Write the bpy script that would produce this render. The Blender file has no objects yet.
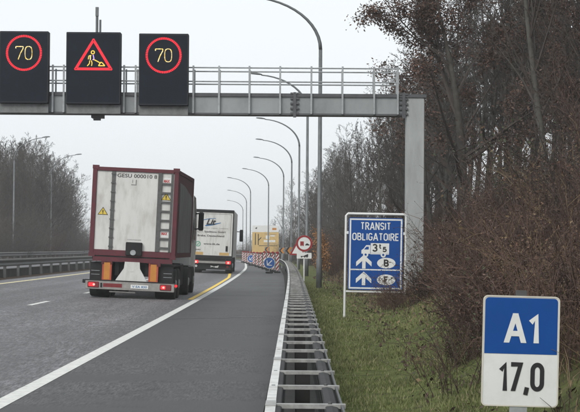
import bpy, math, random
from mathutils import Vector, Matrix, noise as mnoise

S = bpy.context.scene
C = S.collection
R = math.radians

# ------------------------------------------------------------------ camera
F_PX, W_PX, H_PX = 1800.0, 580.0, 412.0          # focal length in pixels of the photograph
EYE = 1.6
ROLL = R(0.4)
cam_d = bpy.data.cameras.new('camera')
cam_d.sensor_fit = 'HORIZONTAL'
cam_d.sensor_width = 36.0
cam_d.lens = 36.0 * F_PX / W_PX
cam_d.clip_start = 0.1
cam_d.clip_end = 6000
cam = bpy.data.objects.new('camera', cam_d)
C.objects.link(cam)
cam.matrix_world = (Matrix.Translation((0, 0, EYE)) @ Matrix.Rotation(math.atan(4.3 / F_PX), 4, 'Z')
                    @ Matrix.Rotation(R(90) + math.atan(43 / F_PX), 4, 'X') @ Matrix.Rotation(ROLL, 4, 'Z'))
S.camera = cam

# ------------------------------------------------------------------ sky, sun, exposure
SUN_EL, SUN_AZ = R(38), R(205)                    # azimuth clockwise from +Y: behind the camera, a little to the left
world = bpy.data.worlds.new('World')
S.world = world
world.use_nodes = True
wn, wl = world.node_tree.nodes, world.node_tree.links
wn.clear()
w_out = wn.new('ShaderNodeOutputWorld')
w_bg = wn.new('ShaderNodeBackground')
w_sky = wn.new('ShaderNodeTexSky')
w_sky.sky_type = 'NISHITA'
w_sky.sun_disc = False
w_sky.sun_elevation = SUN_EL
w_sky.sun_rotation = SUN_AZ
w_sky.air_density = 1.0
w_sky.dust_density = 3.0
w_hsv = wn.new('ShaderNodeHueSaturation')
w_hsv.inputs['Saturation'].default_value = 0.12
w_mix = wn.new('ShaderNodeMix')
w_mix.data_type = 'RGBA'
w_mix.inputs[0].default_value = 0.72              # cloud layer: evens the sky out
w_mix.inputs[7].default_value = (8.0, 8.5, 8.8, 1)
wl.new(w_sky.outputs[0], w_hsv.inputs['Color'])
wl.new(w_hsv.outputs[0], w_mix.inputs[6])
wl.new(w_mix.outputs[2], w_bg.inputs[0])
w_bg.inputs[1].default_value = 0.1
wl.new(w_bg.outputs[0], w_out.inputs[0])

sun_d = bpy.data.lights.new('sun', 'SUN')
sun_d.energy = 1.1
sun_d.angle = R(25)
sun_d.color = (1.0, 0.96, 0.9)
sun = bpy.data.objects.new('sun', sun_d)
C.objects.link(sun)
sdir = Vector((math.sin(SUN_AZ) * math.cos(SUN_EL), math.cos(SUN_AZ) * math.cos(SUN_EL), math.sin(SUN_EL)))
sun.rotation_euler = sdir.to_track_quat('Z', 'Y').to_euler()

S.view_settings.view_transform = 'Standard'
S.view_settings.look = 'None'
S.view_settings.exposure = 0.45
S.view_settings.gamma = 1.0
S.view_settings.use_curve_mapping = False
S.render.engine = 'CYCLES'
S.cycles.max_bounces = 6
S.cycles.diffuse_bounces = 3
S.cycles.volume_bounces = 4
S.cycles.use_denoising = True
S.cycles.use_adaptive_sampling = False

# ------------------------------------------------------------------ helpers: objects
def tag(o, label, cat, group=None, kind=None):
    o['label'] = label
    o['category'] = cat
    if group: o['group'] = group
    if kind: o['kind'] = kind
    return o

def thing(name, label, cat, loc=(0, 0, 0), rot=(0, 0, 0), group=None):
    o = bpy.data.objects.new(name, None)
    o.empty_display_size = 0.2
    C.objects.link(o)
    o.location = loc
    o.rotation_euler = rot
    return tag(o, label, cat, group)

def kids(o):
    return [c for c in C.objects if c.parent == o]

def dup(root, loc, rot=None, scale=None, label=None, group=None):
    fam = kids(root)
    r = root.copy(); C.objects.link(r)
    r.location = loc
    if rot is not None: r.rotation_euler = rot
    if scale is not None: r.scale = scale
    if label: r['label'] = label
    if group: r['group'] = group
    for ch in fam:
        sub = kids(ch)
        c = ch.copy(); C.objects.link(c); c.parent = r
        for g in sub:
            d = g.copy(); C.objects.link(d); d.parent = c
    return r

class MB:
    """collects shapes for ONE mesh object"""
    def __init__(s):
        s.v, s.f, s.m, s.cur = [], [], [], 0
    def add(s, vs, fs):
        n = len(s.v)
        s.v.extend([tuple(p) for p in vs])
        s.f.extend([tuple(i + n for i in f) for f in fs])
        s.m.extend([s.cur] * len(fs))
        return s
    def box(s, x0, x1, y0, y1, z0, z1):
        v = [(x0, y0, z0), (x1, y0, z0), (x1, y1, z0), (x0, y1, z0), (x0, y0, z1), (x1, y0, z1), (x1, y1, z1), (x0, y1, z1)]
        return s.add(v, [(0, 3, 2, 1), (4, 5, 6, 7), (0, 1, 5, 4), (1, 2, 6, 5), (2, 3, 7, 6), (3, 0, 4, 7)])
    def cbox(s, x0, x1, y0, y1, z0, z1, b=0.02):
        """box whose outline in XZ has cut corners, edges softened front and back"""
        pts = [(x0 + b, z0), (x1 - b, z0), (x1, z0 + b), (x1, z1 - b), (x1 - b, z1), (x0 + b, z1), (x0, z1 - b), (x0, z0 + b)]
        cx, cz = (x0 + x1) / 2, (z0 + z1) / 2
        def ins(p):
            return (p[0] - math.copysign(min(b * .6, abs(p[0] - cx) * .5), p[0] - cx), p[1] - math.copysign(min(b * .6, abs(p[1] - cz) * .5), p[1] - cz))
        rings = [([ins(p) for p in pts], y0), (pts, y0 + b * .6), (pts, y1 - b * .6), ([ins(p) for p in pts], y1)]
        v = [(p[0], y, p[1]) for ps, y in rings for p in ps]
        fs = [tuple(range(7, -1, -1))[::-1], tuple(24 + i for i in range(7, -1, -1))]
        for r in range(3):
            for i in range(8):
                j = (i + 1) % 8
                fs.append((r * 8 + i, r * 8 + 8 + i, r * 8 + 8 + j, r * 8 + j))
        return s.add(v, fs)
    def tube(s, pts, rad, n=6, cap=True):
        pts = [Vector(p) for p in pts]
        rads = rad if isinstance(rad, (list, tuple)) else [rad] * len(pts)
        vs, fs = [], []
        up = None
        for i, p in enumerate(pts):
            d = (pts[min(i + 1, len(pts) - 1)] - pts[max(i - 1, 0)])
            if d.length < 1e-9: d = Vector((0, 0, 1))
            d.normalize()
            if up is None:
                up = d.orthogonal().normalized()
            u = up - d * up.dot(d)
            if u.length < 1e-6: u = d.orthogonal()
            u.normalize(); up = u
            w = d.cross(u)
            for k in range(n):
                a = 2 * math.pi * k / n
                vs.append(p + (u * math.cos(a) + w * math.sin(a)) * rads[i])
        for i in range(len(pts) - 1):
            for k in range(n):
                j = (k + 1) % n
                fs.append((i * n + k, i * n + j, i * n + n + j, i * n + n + k))
        if cap:
            fs.append(tuple(range(n - 1, -1, -1)))
            fs.append(tuple((len(pts) - 1) * n + k for k in range(n)))
        return s.add(vs, fs)
    def poly(s, pts, y):
        """flat sheet in the XZ plane facing -Y"""
        a = sum(pts[i][0] * pts[(i + 1) % len(pts)][1] - pts[(i + 1) % len(pts)][0] * pts[i][1] for i in range(len(pts)))
        if a < 0: pts = pts[::-1]
        return s.add([(p[0], y, p[1]) for p in pts], [tuple(range(len(pts)))])
    def plate(s, pts, y0, y1):
        a = sum(pts[i][0] * pts[(i + 1) % len(pts)][1] - pts[(i + 1) % len(pts)][0] * pts[i][1] for i in range(len(pts)))
        if a < 0: pts = pts[::-1]
        n = len(pts)
        v = [(p[0], y0, p[1]) for p in pts] + [(p[0], y1, p[1]) for p in pts]
        fs = [tuple(range(n)), tuple(range(2 * n - 1, n - 1, -1))]
        fs += [(i, i + n, (i + 1) % n + n, (i + 1) % n) for i in range(n)]
        return s.add(v, fs)
    def ring(s, cx, cz, r0, r1, y, n=48):
        v, fs = [], []
        for k in range(n):
            a = 2 * math.pi * k / n
            v += [(cx + r0 * math.cos(a), y, cz + r0 * math.sin(a)), (cx + r1 * math.cos(a), y, cz + r1 * math.sin(a))]
        for k in range(n):
            j = (k + 1) % n
            fs.append((2 * k, 2 * k + 1, 2 * j + 1, 2 * j))
        return s.add(v, fs)
    def lathe_x(s, cx, cy, cz, prof, n=28):
        """profile of (x, radius) turned about an X axis: wheels"""
        v, fs = [], []
        for x, r in prof:
            for k in range(n):
                a = 2 * math.pi * k / n
                v.append((cx + x, cy + r * math.cos(a), cz + r * math.sin(a)))
        for i in range(len(prof) - 1):
            for k in range(n):
                j = (k + 1) % n
                fs.append((i * n + k, i * n + n + k, i * n + n + j, i * n + j))
        fs.append(tuple(range(n)))
        fs.append(tuple((len(prof) - 1) * n + k for k in range(n - 1, -1, -1)))
        return s.add(v, fs)
    def build(s, name, mats, parent=None, smooth=False):
        me = bpy.data.meshes.new(name)
        me.from_pydata(s.v, [], s.f)
        mats = mats if isinstance(mats, (list, tuple)) else [mats]
        for m in mats: me.materials.append(m)
        if len(mats) > 1: me.polygons.foreach_set('material_index', s.m)
        if smooth: me.polygons.foreach_set('use_smooth', [True] * len(me.polygons))
        me.update()
        o = bpy.data.objects.new(name, me)
        C.objects.link(o)
        o.parent = parent
        return o

def disc(cx, cz, r, n=32, rz=None):
    rz = rz or r
    return [(cx + r * math.cos(2 * math.pi * k / n), cz + rz * math.sin(2 * math.pi * k / n)) for k in range(n)]

def rrect(x0, x1, z0, z1, r, n=5):
    out = []
    for cx, cz, a0 in ((x1 - r, z1 - r, 0), (x0 + r, z1 - r, 90), (x0 + r, z0 + r, 180), (x1 - r, z0 + r, 270)):
        for k in range(n + 1):
            a = R(a0 + 90 * k / n)
            out.append((cx + r * math.cos(a), cz + r * math.sin(a)))
    return out

def text_into(mb, s, x0, x1, z0, z1, y, bold=0.0, shear=0.0, keep=False):
    """flat lettering filling the box (x0..x1, z0..z1), facing -Y"""
    cu = bpy.data.curves.new('lettering', 'FONT')
    cu.body = s
    cu.resolution_u = 3
    cu.offset = bold
    cu.shear = shear
    cu.fill_mode = 'FRONT'
    o = bpy.data.objects.new('lettering_tmp', cu)
    C.objects.link(o)
    dg = bpy.context.evaluated_depsgraph_get()
    me = bpy.data.meshes.new_from_object(o.evaluated_get(dg))
    bpy.data.objects.remove(o)
    xs = [v.co.x for v in me.vertices]; ys = [v.co.y for v in me.vertices]
    ax, bx, ay, by = min(xs), max(xs), min(ys), max(ys)
    kx, kz = (x1 - x0) / (bx - ax), (z1 - z0) / (by - ay)
    vs = [(x0 + (v.co.x - ax) * kx, y, z0 + (v.co.y - ay) * kz) for v in me.vertices]
    mb.add(vs, [tuple(p.vertices) for p in me.polygons])
    bpy.data.meshes.remove(me)
    bpy.data.curves.remove(cu)

def _arc(cx, cz, rx, rz, a0, a1, n=12):
    return [(cx + rx * math.cos(R(a0 + (a1 - a0) * k / n)), cz + rz * math.sin(R(a0 + (a1 - a0) * k / n))) for k in range(n + 1)]
def _oval(w, r):
    return _arc(w - r, 1 - r, r, r, 0, 90, 6) + _arc(r, 1 - r, r, r, 90, 180, 6) + _arc(r, r, r, r, 180, 270, 6) + _arc(w - r, r, r, r, 270, 360, 6)
GLYPH = {
    'A': (.62, [[(0, 0), (.285, 1)], [(.62, 0), (.335, 1)], [(.13, .27), (.49, .27)]]),
    '1': (.27, [[(0, .74), (.23, .98), (.23, 0)]]),
    '7': (.5, [[(0, 1), (.5, 1), (.16, 0)]]),
    ',': (.12, [[(.10, .07), (.02, -.24)]]),
    '0': (.5, [_oval(.5, .25)]), 'O': (.54, [_oval(.54, .27)]),
    'T': (.5, [[(0, 1), (.5, 1)], [(.25, .95), (.25, 0)]]),
    'R': (.5, [[(0, 0), (0, 1), (.26, 1)] + _arc(.26, .74, .23, .26, 80, -90, 9) + [(0.04, .48)], [(.24, .47), (.5, 0)]]),
    'N': (.52, [[(0, 0), (0, 1)], [(0.02, 1), (.50, 0)], [(.52, 0), (.52, 1)]]),
    'S': (.5, [_arc(.25, .745, .25, .255, 15, 255, 14) + _arc(.25, .255, .25, .255, 75, -165, 14)]),
    'I': (.01, [[(0, 0), (0, 1)]]),
    'B': (.52, [[(0, 0), (0, 1), (.26, 1)] + _arc(.26, .76, .22, .24, 80, -90, 9) + [(.05, .52)], [(.26, .5)] + _arc(.28, .25, .24, .25, 80, -90, 9) + [(.04, 0)]]),
    'L': (.42, [[(0, 1), (0, 0), (.42, 0)]]),
    'G': (.52, [_arc(.26, .74, .26, .26, 20, 180, 9) + _arc(.26, .26, .26, .26, 180, 360, 10) + [(.52, .45), (.3, .45)]]),
    'E': (.44, [[(.44, 1), (0, 1), (0, 0), (.44, 0)], [(.05, .52), (.38, .52)]]),
    'F': (.44, [[(.44, 1), (0, 1), (0, 0)], [(.05, .52), (.38, .52)]]),
    '3': (.5, [_arc(.24, .755, .23, .245, 160, -85, 12), [(.2, .51)] + _arc(.25, .255, .25, .255, 85, -165, 12)]),
    '5': (.48, [[(.44, 1), (.08, 1), (.04, .53)] + _arc(.22, .31, .26, .31, 125, -155, 14)]),
    't': (.34, [[(.12, 1), (.12, .2), (.2, .02), (.34, .02)], [(0, .68), (.32, .68)]]),
}
def strip(mb, pts, th, y, closed=False):
    n = len(pts); L_, R_ = [], []
    for i in range(n):
        a = pts[i - 1] if (i or closed) else None
        b = pts[(i + 1) % n] if (i < n - 1 or closed) else None
        p = pts[i]
        def nrm(u, v):
            dx, dz = v[0] - u[0], v[1] - u[1]; l = math.hypot(dx, dz) or 1
            return (-dz / l, dx / l)
        if a is None: m = nrm(p, b); k = 1
        elif b is None: m = nrm(a, p); k = 1
        else:
            n1, n2 = nrm(a, p), nrm(p, b)
            m = (n1[0] + n2[0], n1[1] + n2[1]); l = math.hypot(*m) or 1
            m = (m[0] / l, m[1] / l)
            k = min(1.5, 1 / max(.35, m[0] * n1[0] + m[1] * n1[1]))
        h = th / 2 * k
        L_.append((p[0] + m[0] * h, y, p[1] + m[1] * h)); R_.append((p[0] - m[0] * h, y, p[1] - m[1] * h))
    fs = [(i, (i + 1) % n, n + (i + 1) % n, n + i) for i in range(n if closed else n - 1)]
    fs = [f[::-1] for f in fs]
    mb.add(L_ + R_, fs)
def strokes_into(mb, s, x0, x1, z0, z1, y, th, gap=.2):
    """road-sign lettering drawn with strokes of width th, filling the box"""
    x0, x1, z0, z1 = x0 + th / 2, x1 - th / 2, z0 + th / 2, z1 - th / 2
    tot = sum(GLYPH[c][0] for c in s if c != ' ') + gap * (len(s) - 1)
    k = (x1 - x0) / tot
    x = x0; q = 0
    for c in s:
        w, lines = GLYPH[c]
        for ln in lines:
            ps = [(x + p[0] * k, z0 + p[1] * (z1 - z0)) for p in ln]
            cl = c in '0O'
            out = [ps[0]]
            for p in ps[1:]:
                if math.hypot(p[0] - out[-1][0], p[1] - out[-1][1]) > 1e-4: out.append(p)
            if cl and math.hypot(out[0][0] - out[-1][0], out[0][1] - out[-1][1]) < 1e-4: out.pop()
            if not cl and c in 'A17NR':                 # terminals cut level with the line of writing
                for i, j in ((0, 1), (-1, -2)):
                    a, b = out[i], out[j]
                    if (abs(a[1] - z0) < 1e-4 or abs(a[1] - z1) < 1e-4) and abs(a[1] - b[1]) > 1e-3:
                        l = math.hypot(a[0] - b[0], a[1] - b[1])
                        out[i] = (a[0] + (a[0] - b[0]) / l * th * .8, a[1] + (a[1] - b[1]) / l * th * .8)
            n0 = len(mb.v)
            strip(mb, out, th, y - .0012 * q, cl); q = (q + 1) % 3
            if c in 'A17NR':
                for i in range(n0, len(mb.v)):
                    v = mb.v[i]; lo, hi = z0 - th / 2, z1 + th / 2
                    if lo <= v[2] <= hi: continue
                    t = min(max(v[2], lo), hi)
                    # slide along the stroke to the cut
                    m = len(out); kk = (i - n0) % m
                    e = out[kk - 1] if kk else out[1]
                    dx, dz = out[kk][0] - e[0], out[kk][1] - e[1]
                    mb.v[i] = (v[0] + (dx / dz * (t - v[2]) if abs(dz) > 1e-4 and kk in (0, m - 1) else 0), v[1], t)
        x += (w + gap) * k

# ------------------------------------------------------------------ helpers: materials
def mat(name, col, rough=0.6, metal=0.0, var=0.12, scale=6.0, dirt=None, dirt_amt=0.0, dirt_scale=2.0, bump=0.0, bump_scale=40.0,
        rand=0.0, stretch=None, spec=0.5, rough_var=0.0):
    m = bpy.data.materials.new(name)
    m.use_nodes = True
    N, L = m.node_tree.nodes, m.node_tree.links
    b = N['Principled BSDF']
    b.inputs['Metallic'].default_value = metal
    b.inputs['Specular IOR Level'].default_value = spec
    tc = N.new('ShaderNodeTexCoord')
    src = tc.outputs['Object']
    if stretch:
        mp = N.new('ShaderNodeMapping')
        mp.inputs['Scale'].default_value = stretch
        L.new(src, mp.inputs[0]); src = mp.outputs[0]
    nz = N.new('ShaderNodeTexNoise')
    nz.inputs['Scale'].default_value = scale
    nz.inputs['Detail'].default_value = 6
    nz.inputs['Roughness'].default_value = 0.65
    L.new(src, nz.inputs['Vector'])
    rp = N.new('ShaderNodeValToRGB')
    rp.color_ramp.elements[0].position = 0.3
    rp.color_ramp.elements[1].position = 0.7
    rp.color_ramp.elements[0].color = tuple(c * (1 - var) for c in col) + (1,)
    rp.color_ramp.elements[1].color = tuple(min(1, c * (1 + var)) for c in col) + (1,)
    L.new(nz.outputs[0], rp.inputs[0])
    out = rp.outputs[0]
    if dirt is not None:
        n2 = N.new('ShaderNodeTexNoise')
        n2.inputs['Scale'].default_value = dirt_scale
        n2.inputs['Detail'].default_value = 8
        n2.inputs['Roughness'].default_value = 0.7
        L.new(src, n2.inputs['Vector'])
        r2 = N.new('ShaderNodeValToRGB')
        r2.color_ramp.elements[0].position = 0.46
        r2.color_ramp.elements[1].position = 0.72
        L.new(n2.outputs[0], r2.inputs[0])
        mu = N.new('ShaderNodeMath'); mu.operation = 'MULTIPLY'; mu.inputs[1].default_value = dirt_amt
        L.new(r2.outputs[0], mu.inputs[0])
        mx = N.new('ShaderNodeMix'); mx.data_type = 'RGBA'
        mx.inputs[7].default_value = tuple(dirt) + (1,)
        L.new(mu.outputs[0], mx.inputs[0]); L.new(out, mx.inputs[6])
        out = mx.outputs[2]
    if rand > 0:
        oi = N.new('ShaderNodeObjectInfo')
        mr = N.new('ShaderNodeMapRange')
        mr.inputs[3].default_value = 1 - rand; mr.inputs[4].default_value = 1 + rand
        L.new(oi.outputs['Random'], mr.inputs[0])
        hv = N.new('ShaderNodeHueSaturation')
        L.new(mr.outputs[0], hv.inputs['Value']); L.new(out, hv.inputs['Color'])
        out = hv.outputs[0]
    L.new(out, b.inputs['Base Color'])
    if rough_var > 0:
        rr = N.new('ShaderNodeMapRange')
        rr.inputs[1].default_value = .3; rr.inputs[2].default_value = .7
        rr.inputs[3].default_value = max(.05, rough - rough_var); rr.inputs[4].default_value = min(1, rough + rough_var)
        L.new(nz.outputs[0], rr.inputs[0]); L.new(rr.outputs[0], b.inputs['Roughness'])
    else:
        b.inputs['Roughness'].default_value = rough
    if bump > 0:
        n3 = N.new('ShaderNodeTexNoise'); n3.inputs['Scale'].default_value = bump_scale; n3.inputs['Detail'].default_value = 4
        L.new(src, n3.inputs['Vector'])
        bp = N.new('ShaderNodeBump'); bp.inputs['Strength'].default_value = bump; bp.inputs['Distance'].default_value = 0.02
        L.new(n3.outputs[0], bp.inputs['Height']); L.new(bp.outputs[0], b.inputs['Normal'])
    return m

def glow(name, col, strength):
    m = bpy.data.materials.new(name)
    m.use_nodes = True
    b = m.node_tree.nodes['Principled BSDF']
    b.inputs['Base Color'].default_value = (col[0] * .3, col[1] * .3, col[2] * .3, 1)
    b.inputs['Emission Color'].default_value = tuple(col) + (1,)
    b.inputs['Emission Strength'].default_value = strength
    return m

M = {}
M['steel'] = mat('galvanised_steel', (.36, .38, .39), .45, .35, .18, 9, (.22, .21, .2), .5, 3)
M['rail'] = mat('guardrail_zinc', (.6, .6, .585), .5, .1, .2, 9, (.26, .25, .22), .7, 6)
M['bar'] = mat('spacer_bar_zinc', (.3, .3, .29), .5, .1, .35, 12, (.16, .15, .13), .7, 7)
M['rail_inner'] = mat('guardrail_shaded_zinc', (.014, .014, .014), .65, .1, .4, 5, (.03, .03, .028), .7, 3, spec=.3)  # near-black zinc: the shade between the rails is painted into the colour
M['rail_dark'] = mat('dark_grey_rail', (.075, .078, .078), .6, .1, .3, 4, (.035, .035, .033), .6, 2)  # dark mottled grey; the left rails get a lighter top strip
M['gantry'] = mat('gantry_paint', (.30, .32, .325), .55, .1, .12, 2.2, (.13, .135, .14), .75, 1.1, stretch=(1, 1, .5))
M['gantry_post'] = mat('gantry_post_paint', (.37, .39, .39), .55, .1, .08, 2.5, (.2, .21, .2), .5, 1.2, stretch=(1.5, 1.5, .35))
M['gantry_dark'] = mat('gantry_dark_plate', (.08, .085, .09), .6, .1, .2, 4)
M['lamp_pole'] = mat('lamp_pole_zinc', (.14, .15, .155), .55, .3, .2, 5)
M['vms'] = mat('sign_housing_black', (.006, .011, .019), .6, 0, .25, 3, spec=.15)
M['grey_strip'] = mat('shaded_beam_grey', (.16, .17, .17), .6, 0, .35, 1.6, (.05, .05, .05), .7, 2.5)  # grey darkened to show the beam in shadow below the signs
M['led_red'] = glow('led_red', (1.0, .012, .03), 1.0)
M['led_white'] = glow('led_warm_white', (1.0, .78, .36), .8)
M['led_yellow'] = glow('led_yellow', (1.0, .62, .08), .8)
M['led_green'] = glow('led_green', (.55, .95, .35), .9)
M['led_violet'] = glow('led_violet', (.5, .35, 1.0), .9)
M['blue'] = mat('sign_blue', (.003, .062, .27), .45, 0, .08, 3, spec=.25)
M['blue_bright'] = mat('sign_blue_plain', (.008, .085, .32), .4, 0, .08, 3)
M['white'] = mat('sign_white', (.72, .73, .72), .45, 0, .05, 3, (.45, .45, .42), .35, 6)
M['black'] = mat('sign_black', (.012, .012, .013), .5, 0, .15, 5)
M['red'] = mat('sign_red', (.26, .010, .014), .45, 0, .1, 6)
M['sign_yellow'] = mat('sign_yellow', (.58, .40, .15), .5, 0, .08, 3)
M['orange'] = mat('reflective_orange', (.5, .2, .03), .5, 0, .1, 6)
M['sign_back'] = mat('sign_back_metal', (.25, .26, .26), .5, .3, .15, 6)
M['rubber'] = mat('rubber', (.012, .012, .012), .8, 0, .3, 8)
M['chassis'] = mat('chassis_black', (.009, .0095, .011), .6, .0, .35, 3, (.035, .032, .03), .5, 4, spec=.3)
M['maroon'] = mat('container_maroon', (.095, .009, .018), .5, .0, .25, 3, (.05, .02, .02), .6, 5)
M['truck_white'] = mat('trailer_white', (.62, .62, .6), .45, 0, .06, 1.6, (.36, .34, .3), .7, 2.2, stretch=(1.6, 1.6, .45))
M['seal_grey'] = mat('door_seal_grey', (.085, .088, .085), .6, 0, .3, 7)
M['lever_grey'] = mat('stencil_grey', (.2, .2, .2), .6, 0, .3, 7)
M['side_grey'] = mat('side_panel_grey', (.2, .2, .205), .5, 0, .25, 1.2, (.06, .06, .065), .75, 1.6, stretch=(1, 2.5, .6))
M['bumper'] = mat('bumper_alu', (.3, .29, .275), .45, .3, .2, 5, (.2, .18, .16), .5, 6)
M['cab_white'] = mat('cab_white', (.7, .7, .69), .3, 0, .05, 2)
M['tail_red'] = glow('tail_light_lit', (1.0, .02, .03), 1.0)
M['tail_core'] = glow('tail_light_core', (1.0, .28, .24), 1.6)
M['tail_dim'] = mat('tail_lens_red', (.18, .012, .016), .3, 0, .2, 20)
M['warn_yellow'] = mat('warning_yellow', (.62, .46, .06), .5, 0, .1, 9)
M['label_red'] = mat('label_red', (.45, .05, .05), .5, 0, .2, 9)
M['green_mark'] = mat('green_mark', (.08, .3, .2), .5, 0, .1, 9)
M['swoosh'] = mat('logo_blue', (.02, .13, .3), .5, 0, .1, 9)
M['tan'] = mat('reflector_tan', (.5, .33, .12), .5, 0, .15, 9)
M['glass'] = mat('dark_glass', (.01, .012, .015), .12, 0, .1, 3)
M['concrete'] = mat('concrete', (.3, .29, .27), .85, 0, .2, 5)
M['bark'] = mat('bark_dark', (.042, .037, .032), .9, 0, .35, 5, (.065, .07, .052), .5, 2.5, rand=.3)
M['twig'] = mat('twig_brown', (.046, .038, .033), .9, 0, .3, 2.0, rand=.3)
M['bark_grey'] = mat('bark_grey', (.07, .067, .06), .9, 0, .3, 5, (.06, .068, .045), .4, 2.5, rand=.25)
M['twig_grey'] = mat('twig_grey', (.062, .059, .053), .9, 0, .3, 2.0, rand=.25)
M['leaf_brown'] = mat('dead_leaf_brown', (.08, .052, .040), .8, 0, .55, 3.0, rand=.15)
M['leaf_russet'] = mat('dead_leaf_russet', (.125, .066, .045), .8, 0, .5, 3.0)
M['leaf_copper'] = mat('copper_leaf', (.3, .15, .055), .8, 0, .35, 3.0)
M['leaf_green'] = mat('ivy_green', (.045, .056, .024), .7, 0, .4, 4.0)
M['needle'] = mat('conifer_needles', (.022, .034, .022), .85, 0, .4, 3.0, rand=.2)
M['bramble'] = mat('bramble_cane', (.066, .039, .030), .85, 0, .5, 1.2, rand=.45)
M['straw'] = mat('dry_stalk', (.19, .135, .075), .85, 0, .35, 3.0)
M['grass_a'] = mat('grass_green', (.105, .135, .04), .85, 0, .4, 1.2)
M['grass_b'] = mat('grass_pale', (.185, .195, .08), .85, 0, .4, 1.2)
M['grass_c'] = mat('grass_straw', (.27, .24, .14), .85, 0, .3, 1.2)
M['soil'] = mat('shaded_soil', (.014, .013, .012), .95, 0, .5, 4, bump=.6, bump_scale=25)  # soil darkened to carry the shadow under the guardrail
M['line_white'] = mat('road_paint_white', (.66, .66, .63), .6, 0, .1, 4, (.28, .28, .27), .55, 9)
M['line_yellow'] = mat('road_tape_yellow', (.85, .57, .06), .6, 0, .12, 4, (.5, .36, .1), .25, 6)
M['line_pale'] = mat('road_paint_pale_yellow', (.66, .58, .34), .6, 0, .12, 4)

def asphalt(name, base, wet, seam=0.0):
    m = bpy.data.materials.new(name); m.use_nodes = True
    N, L = m.node_tree.nodes, m.node_tree.links
    b = N['Principled BSDF']
    tc = N.new('ShaderNodeTexCoord')
    def nz(scale, sx, sy, detail=5, rough=.6):
        mp = N.new('ShaderNodeMapping'); mp.inputs['Scale'].default_value = (sx, sy, 1)
        n = N.new('ShaderNodeTexNoise'); n.inputs['Scale'].default_value = scale
        n.inputs['Detail'].default_value = detail; n.inputs['Roughness'].default_value = rough
        L.new(tc.outputs['Object'], mp.inputs[0]); L.new(mp.outputs[0], n.inputs['Vector'])
        return n.outputs[0]
    def ramp(src, p0, p1, c0, c1):
        r = N.new('ShaderNodeValToRGB')
        r.color_ramp.elements[0].position = p0; r.color_ramp.elements[1].position = p1
        r.color_ramp.elements[0].color = (c0, c0, c0, 1); r.color_ramp.elements[1].color = (c1, c1, c1, 1)
        L.new(src, r.inputs[0]); return r.outputs[0]
    def mixc(kind, fac, a, bb):
        x = N.new('ShaderNodeMix'); x.data_type = 'RGBA'; x.blend_type = kind
        if isinstance(fac, float): x.inputs[0].default_value = fac
        else: L.new(fac, x.inputs[0])
        for i, q in ((6, a), (7, bb)):
            if isinstance(q, tuple): x.inputs[i].default_value = q + (1,)
            else: L.new(q, x.inputs[i])
        return x.outputs[2]
    grain = mixc('MULTIPLY', 1.0, ramp(nz(38, 1, .07, 2, .9), .36, .64, .36, 1.68), ramp(nz(7, 1, .22, 5, .8), .36, .64, .66, 1.34))
    tracks = ramp(nz(.8, 1.1, .02, 3, .5), .4, .6, .76, 1.2)        # wear along the lanes
    patch = ramp(nz(.5, 1.0, .14, 5, .6), .44, .58, 0., 1.)             # damp patches
    bands = ramp(nz(.35, .25, .6, 4, .6), .46, .56, 0., 1.)            # repairs and seams across
    col = mixc('MULTIPLY', 1.0, base, grain)
    col = mixc('MULTIPLY', 1.0, col, tracks)
    w = N.new('ShaderNodeMath'); w.operation = 'MAXIMUM'
    L.new(patch, w.inputs[0]); L.new(bands, w.inputs[1])
    w2 = N.new('ShaderNodeMath'); w2.operation = 'MULTIPLY'; w2.inputs[1].default_value = wet
    L.new(w.outputs[0], w2.inputs[0])
    dark = tuple(c * .45 for c in base)
    col = mixc('MIX', w2.outputs[0], col, dark)
    L.new(col, b.inputs['Base Color'])
    rr = N.new('ShaderNodeMapRange'); rr.inputs[3].default_value = .64; rr.inputs[4].default_value = .54
    L.new(w2.outputs[0], rr.inputs[0]); L.new(rr.outputs[0], b.inputs['Roughness'])
    b.inputs['Specular IOR Level'].default_value = .4
    bp = N.new('ShaderNodeBump'); bp.inputs['Strength'].default_value = .35; bp.inputs['Distance'].default_value = .01
    L.new(nz(70, 1, 1, 3, .7), bp.inputs['Height']); L.new(bp.outputs[0], b.inputs['Normal'])
    return m
M['asphalt'] = asphalt('asphalt_lanes', (.125, .121, .127), .35)
M['asphalt_b'] = asphalt('asphalt_hard_shoulder', (.047, .0465, .047), .9)

# ------------------------------------------------------------------ the lie of the land
CURVE = [(-60, 0), (0, 0), (60, 0), (106, -.3), (142, -.8), (170, -1.5), (205, -2.6), (234, -4.4), (260, -7), (300, -12), (400, -30),
         (500, -55), (700, -110), (1300, -180)]
def curve(y):
    """sideways shift of the road at distance y (the motorway bends left)"""
    n = len(CURVE)
    if y <= CURVE[0][0]: return 0.0
    for i in range(n - 1):
        (x0, a), (x1, b) = CURVE[i], CURVE[i + 1]
        if y <= x1:
            pa = CURVE[max(i - 1, 0)]; pb = CURVE[min(i + 2, n - 1)]
            m0 = (b - pa[1]) / (x1 - pa[0]); m1 = (pb[1] - a) / (pb[0] - x0)
            h = x1 - x0; t = (y - x0) / h
            return ((2*t**3 - 3*t*t + 1) * a + (t**3 - 2*t*t + t) * h * m0 + (-2*t**3 + 3*t*t) * b + (t**3 - t*t) * h * m1)
    return CURVE[-1][1]

def lerp_tab(tab, x):
    if x <= tab[0][0]: return tab[0][1]
    for (a, za), (b, zb) in zip(tab, tab[1:]):
        if x <= b: return za + (zb - za) * (x - a) / (b - a)
    return tab[-1][1]

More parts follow.
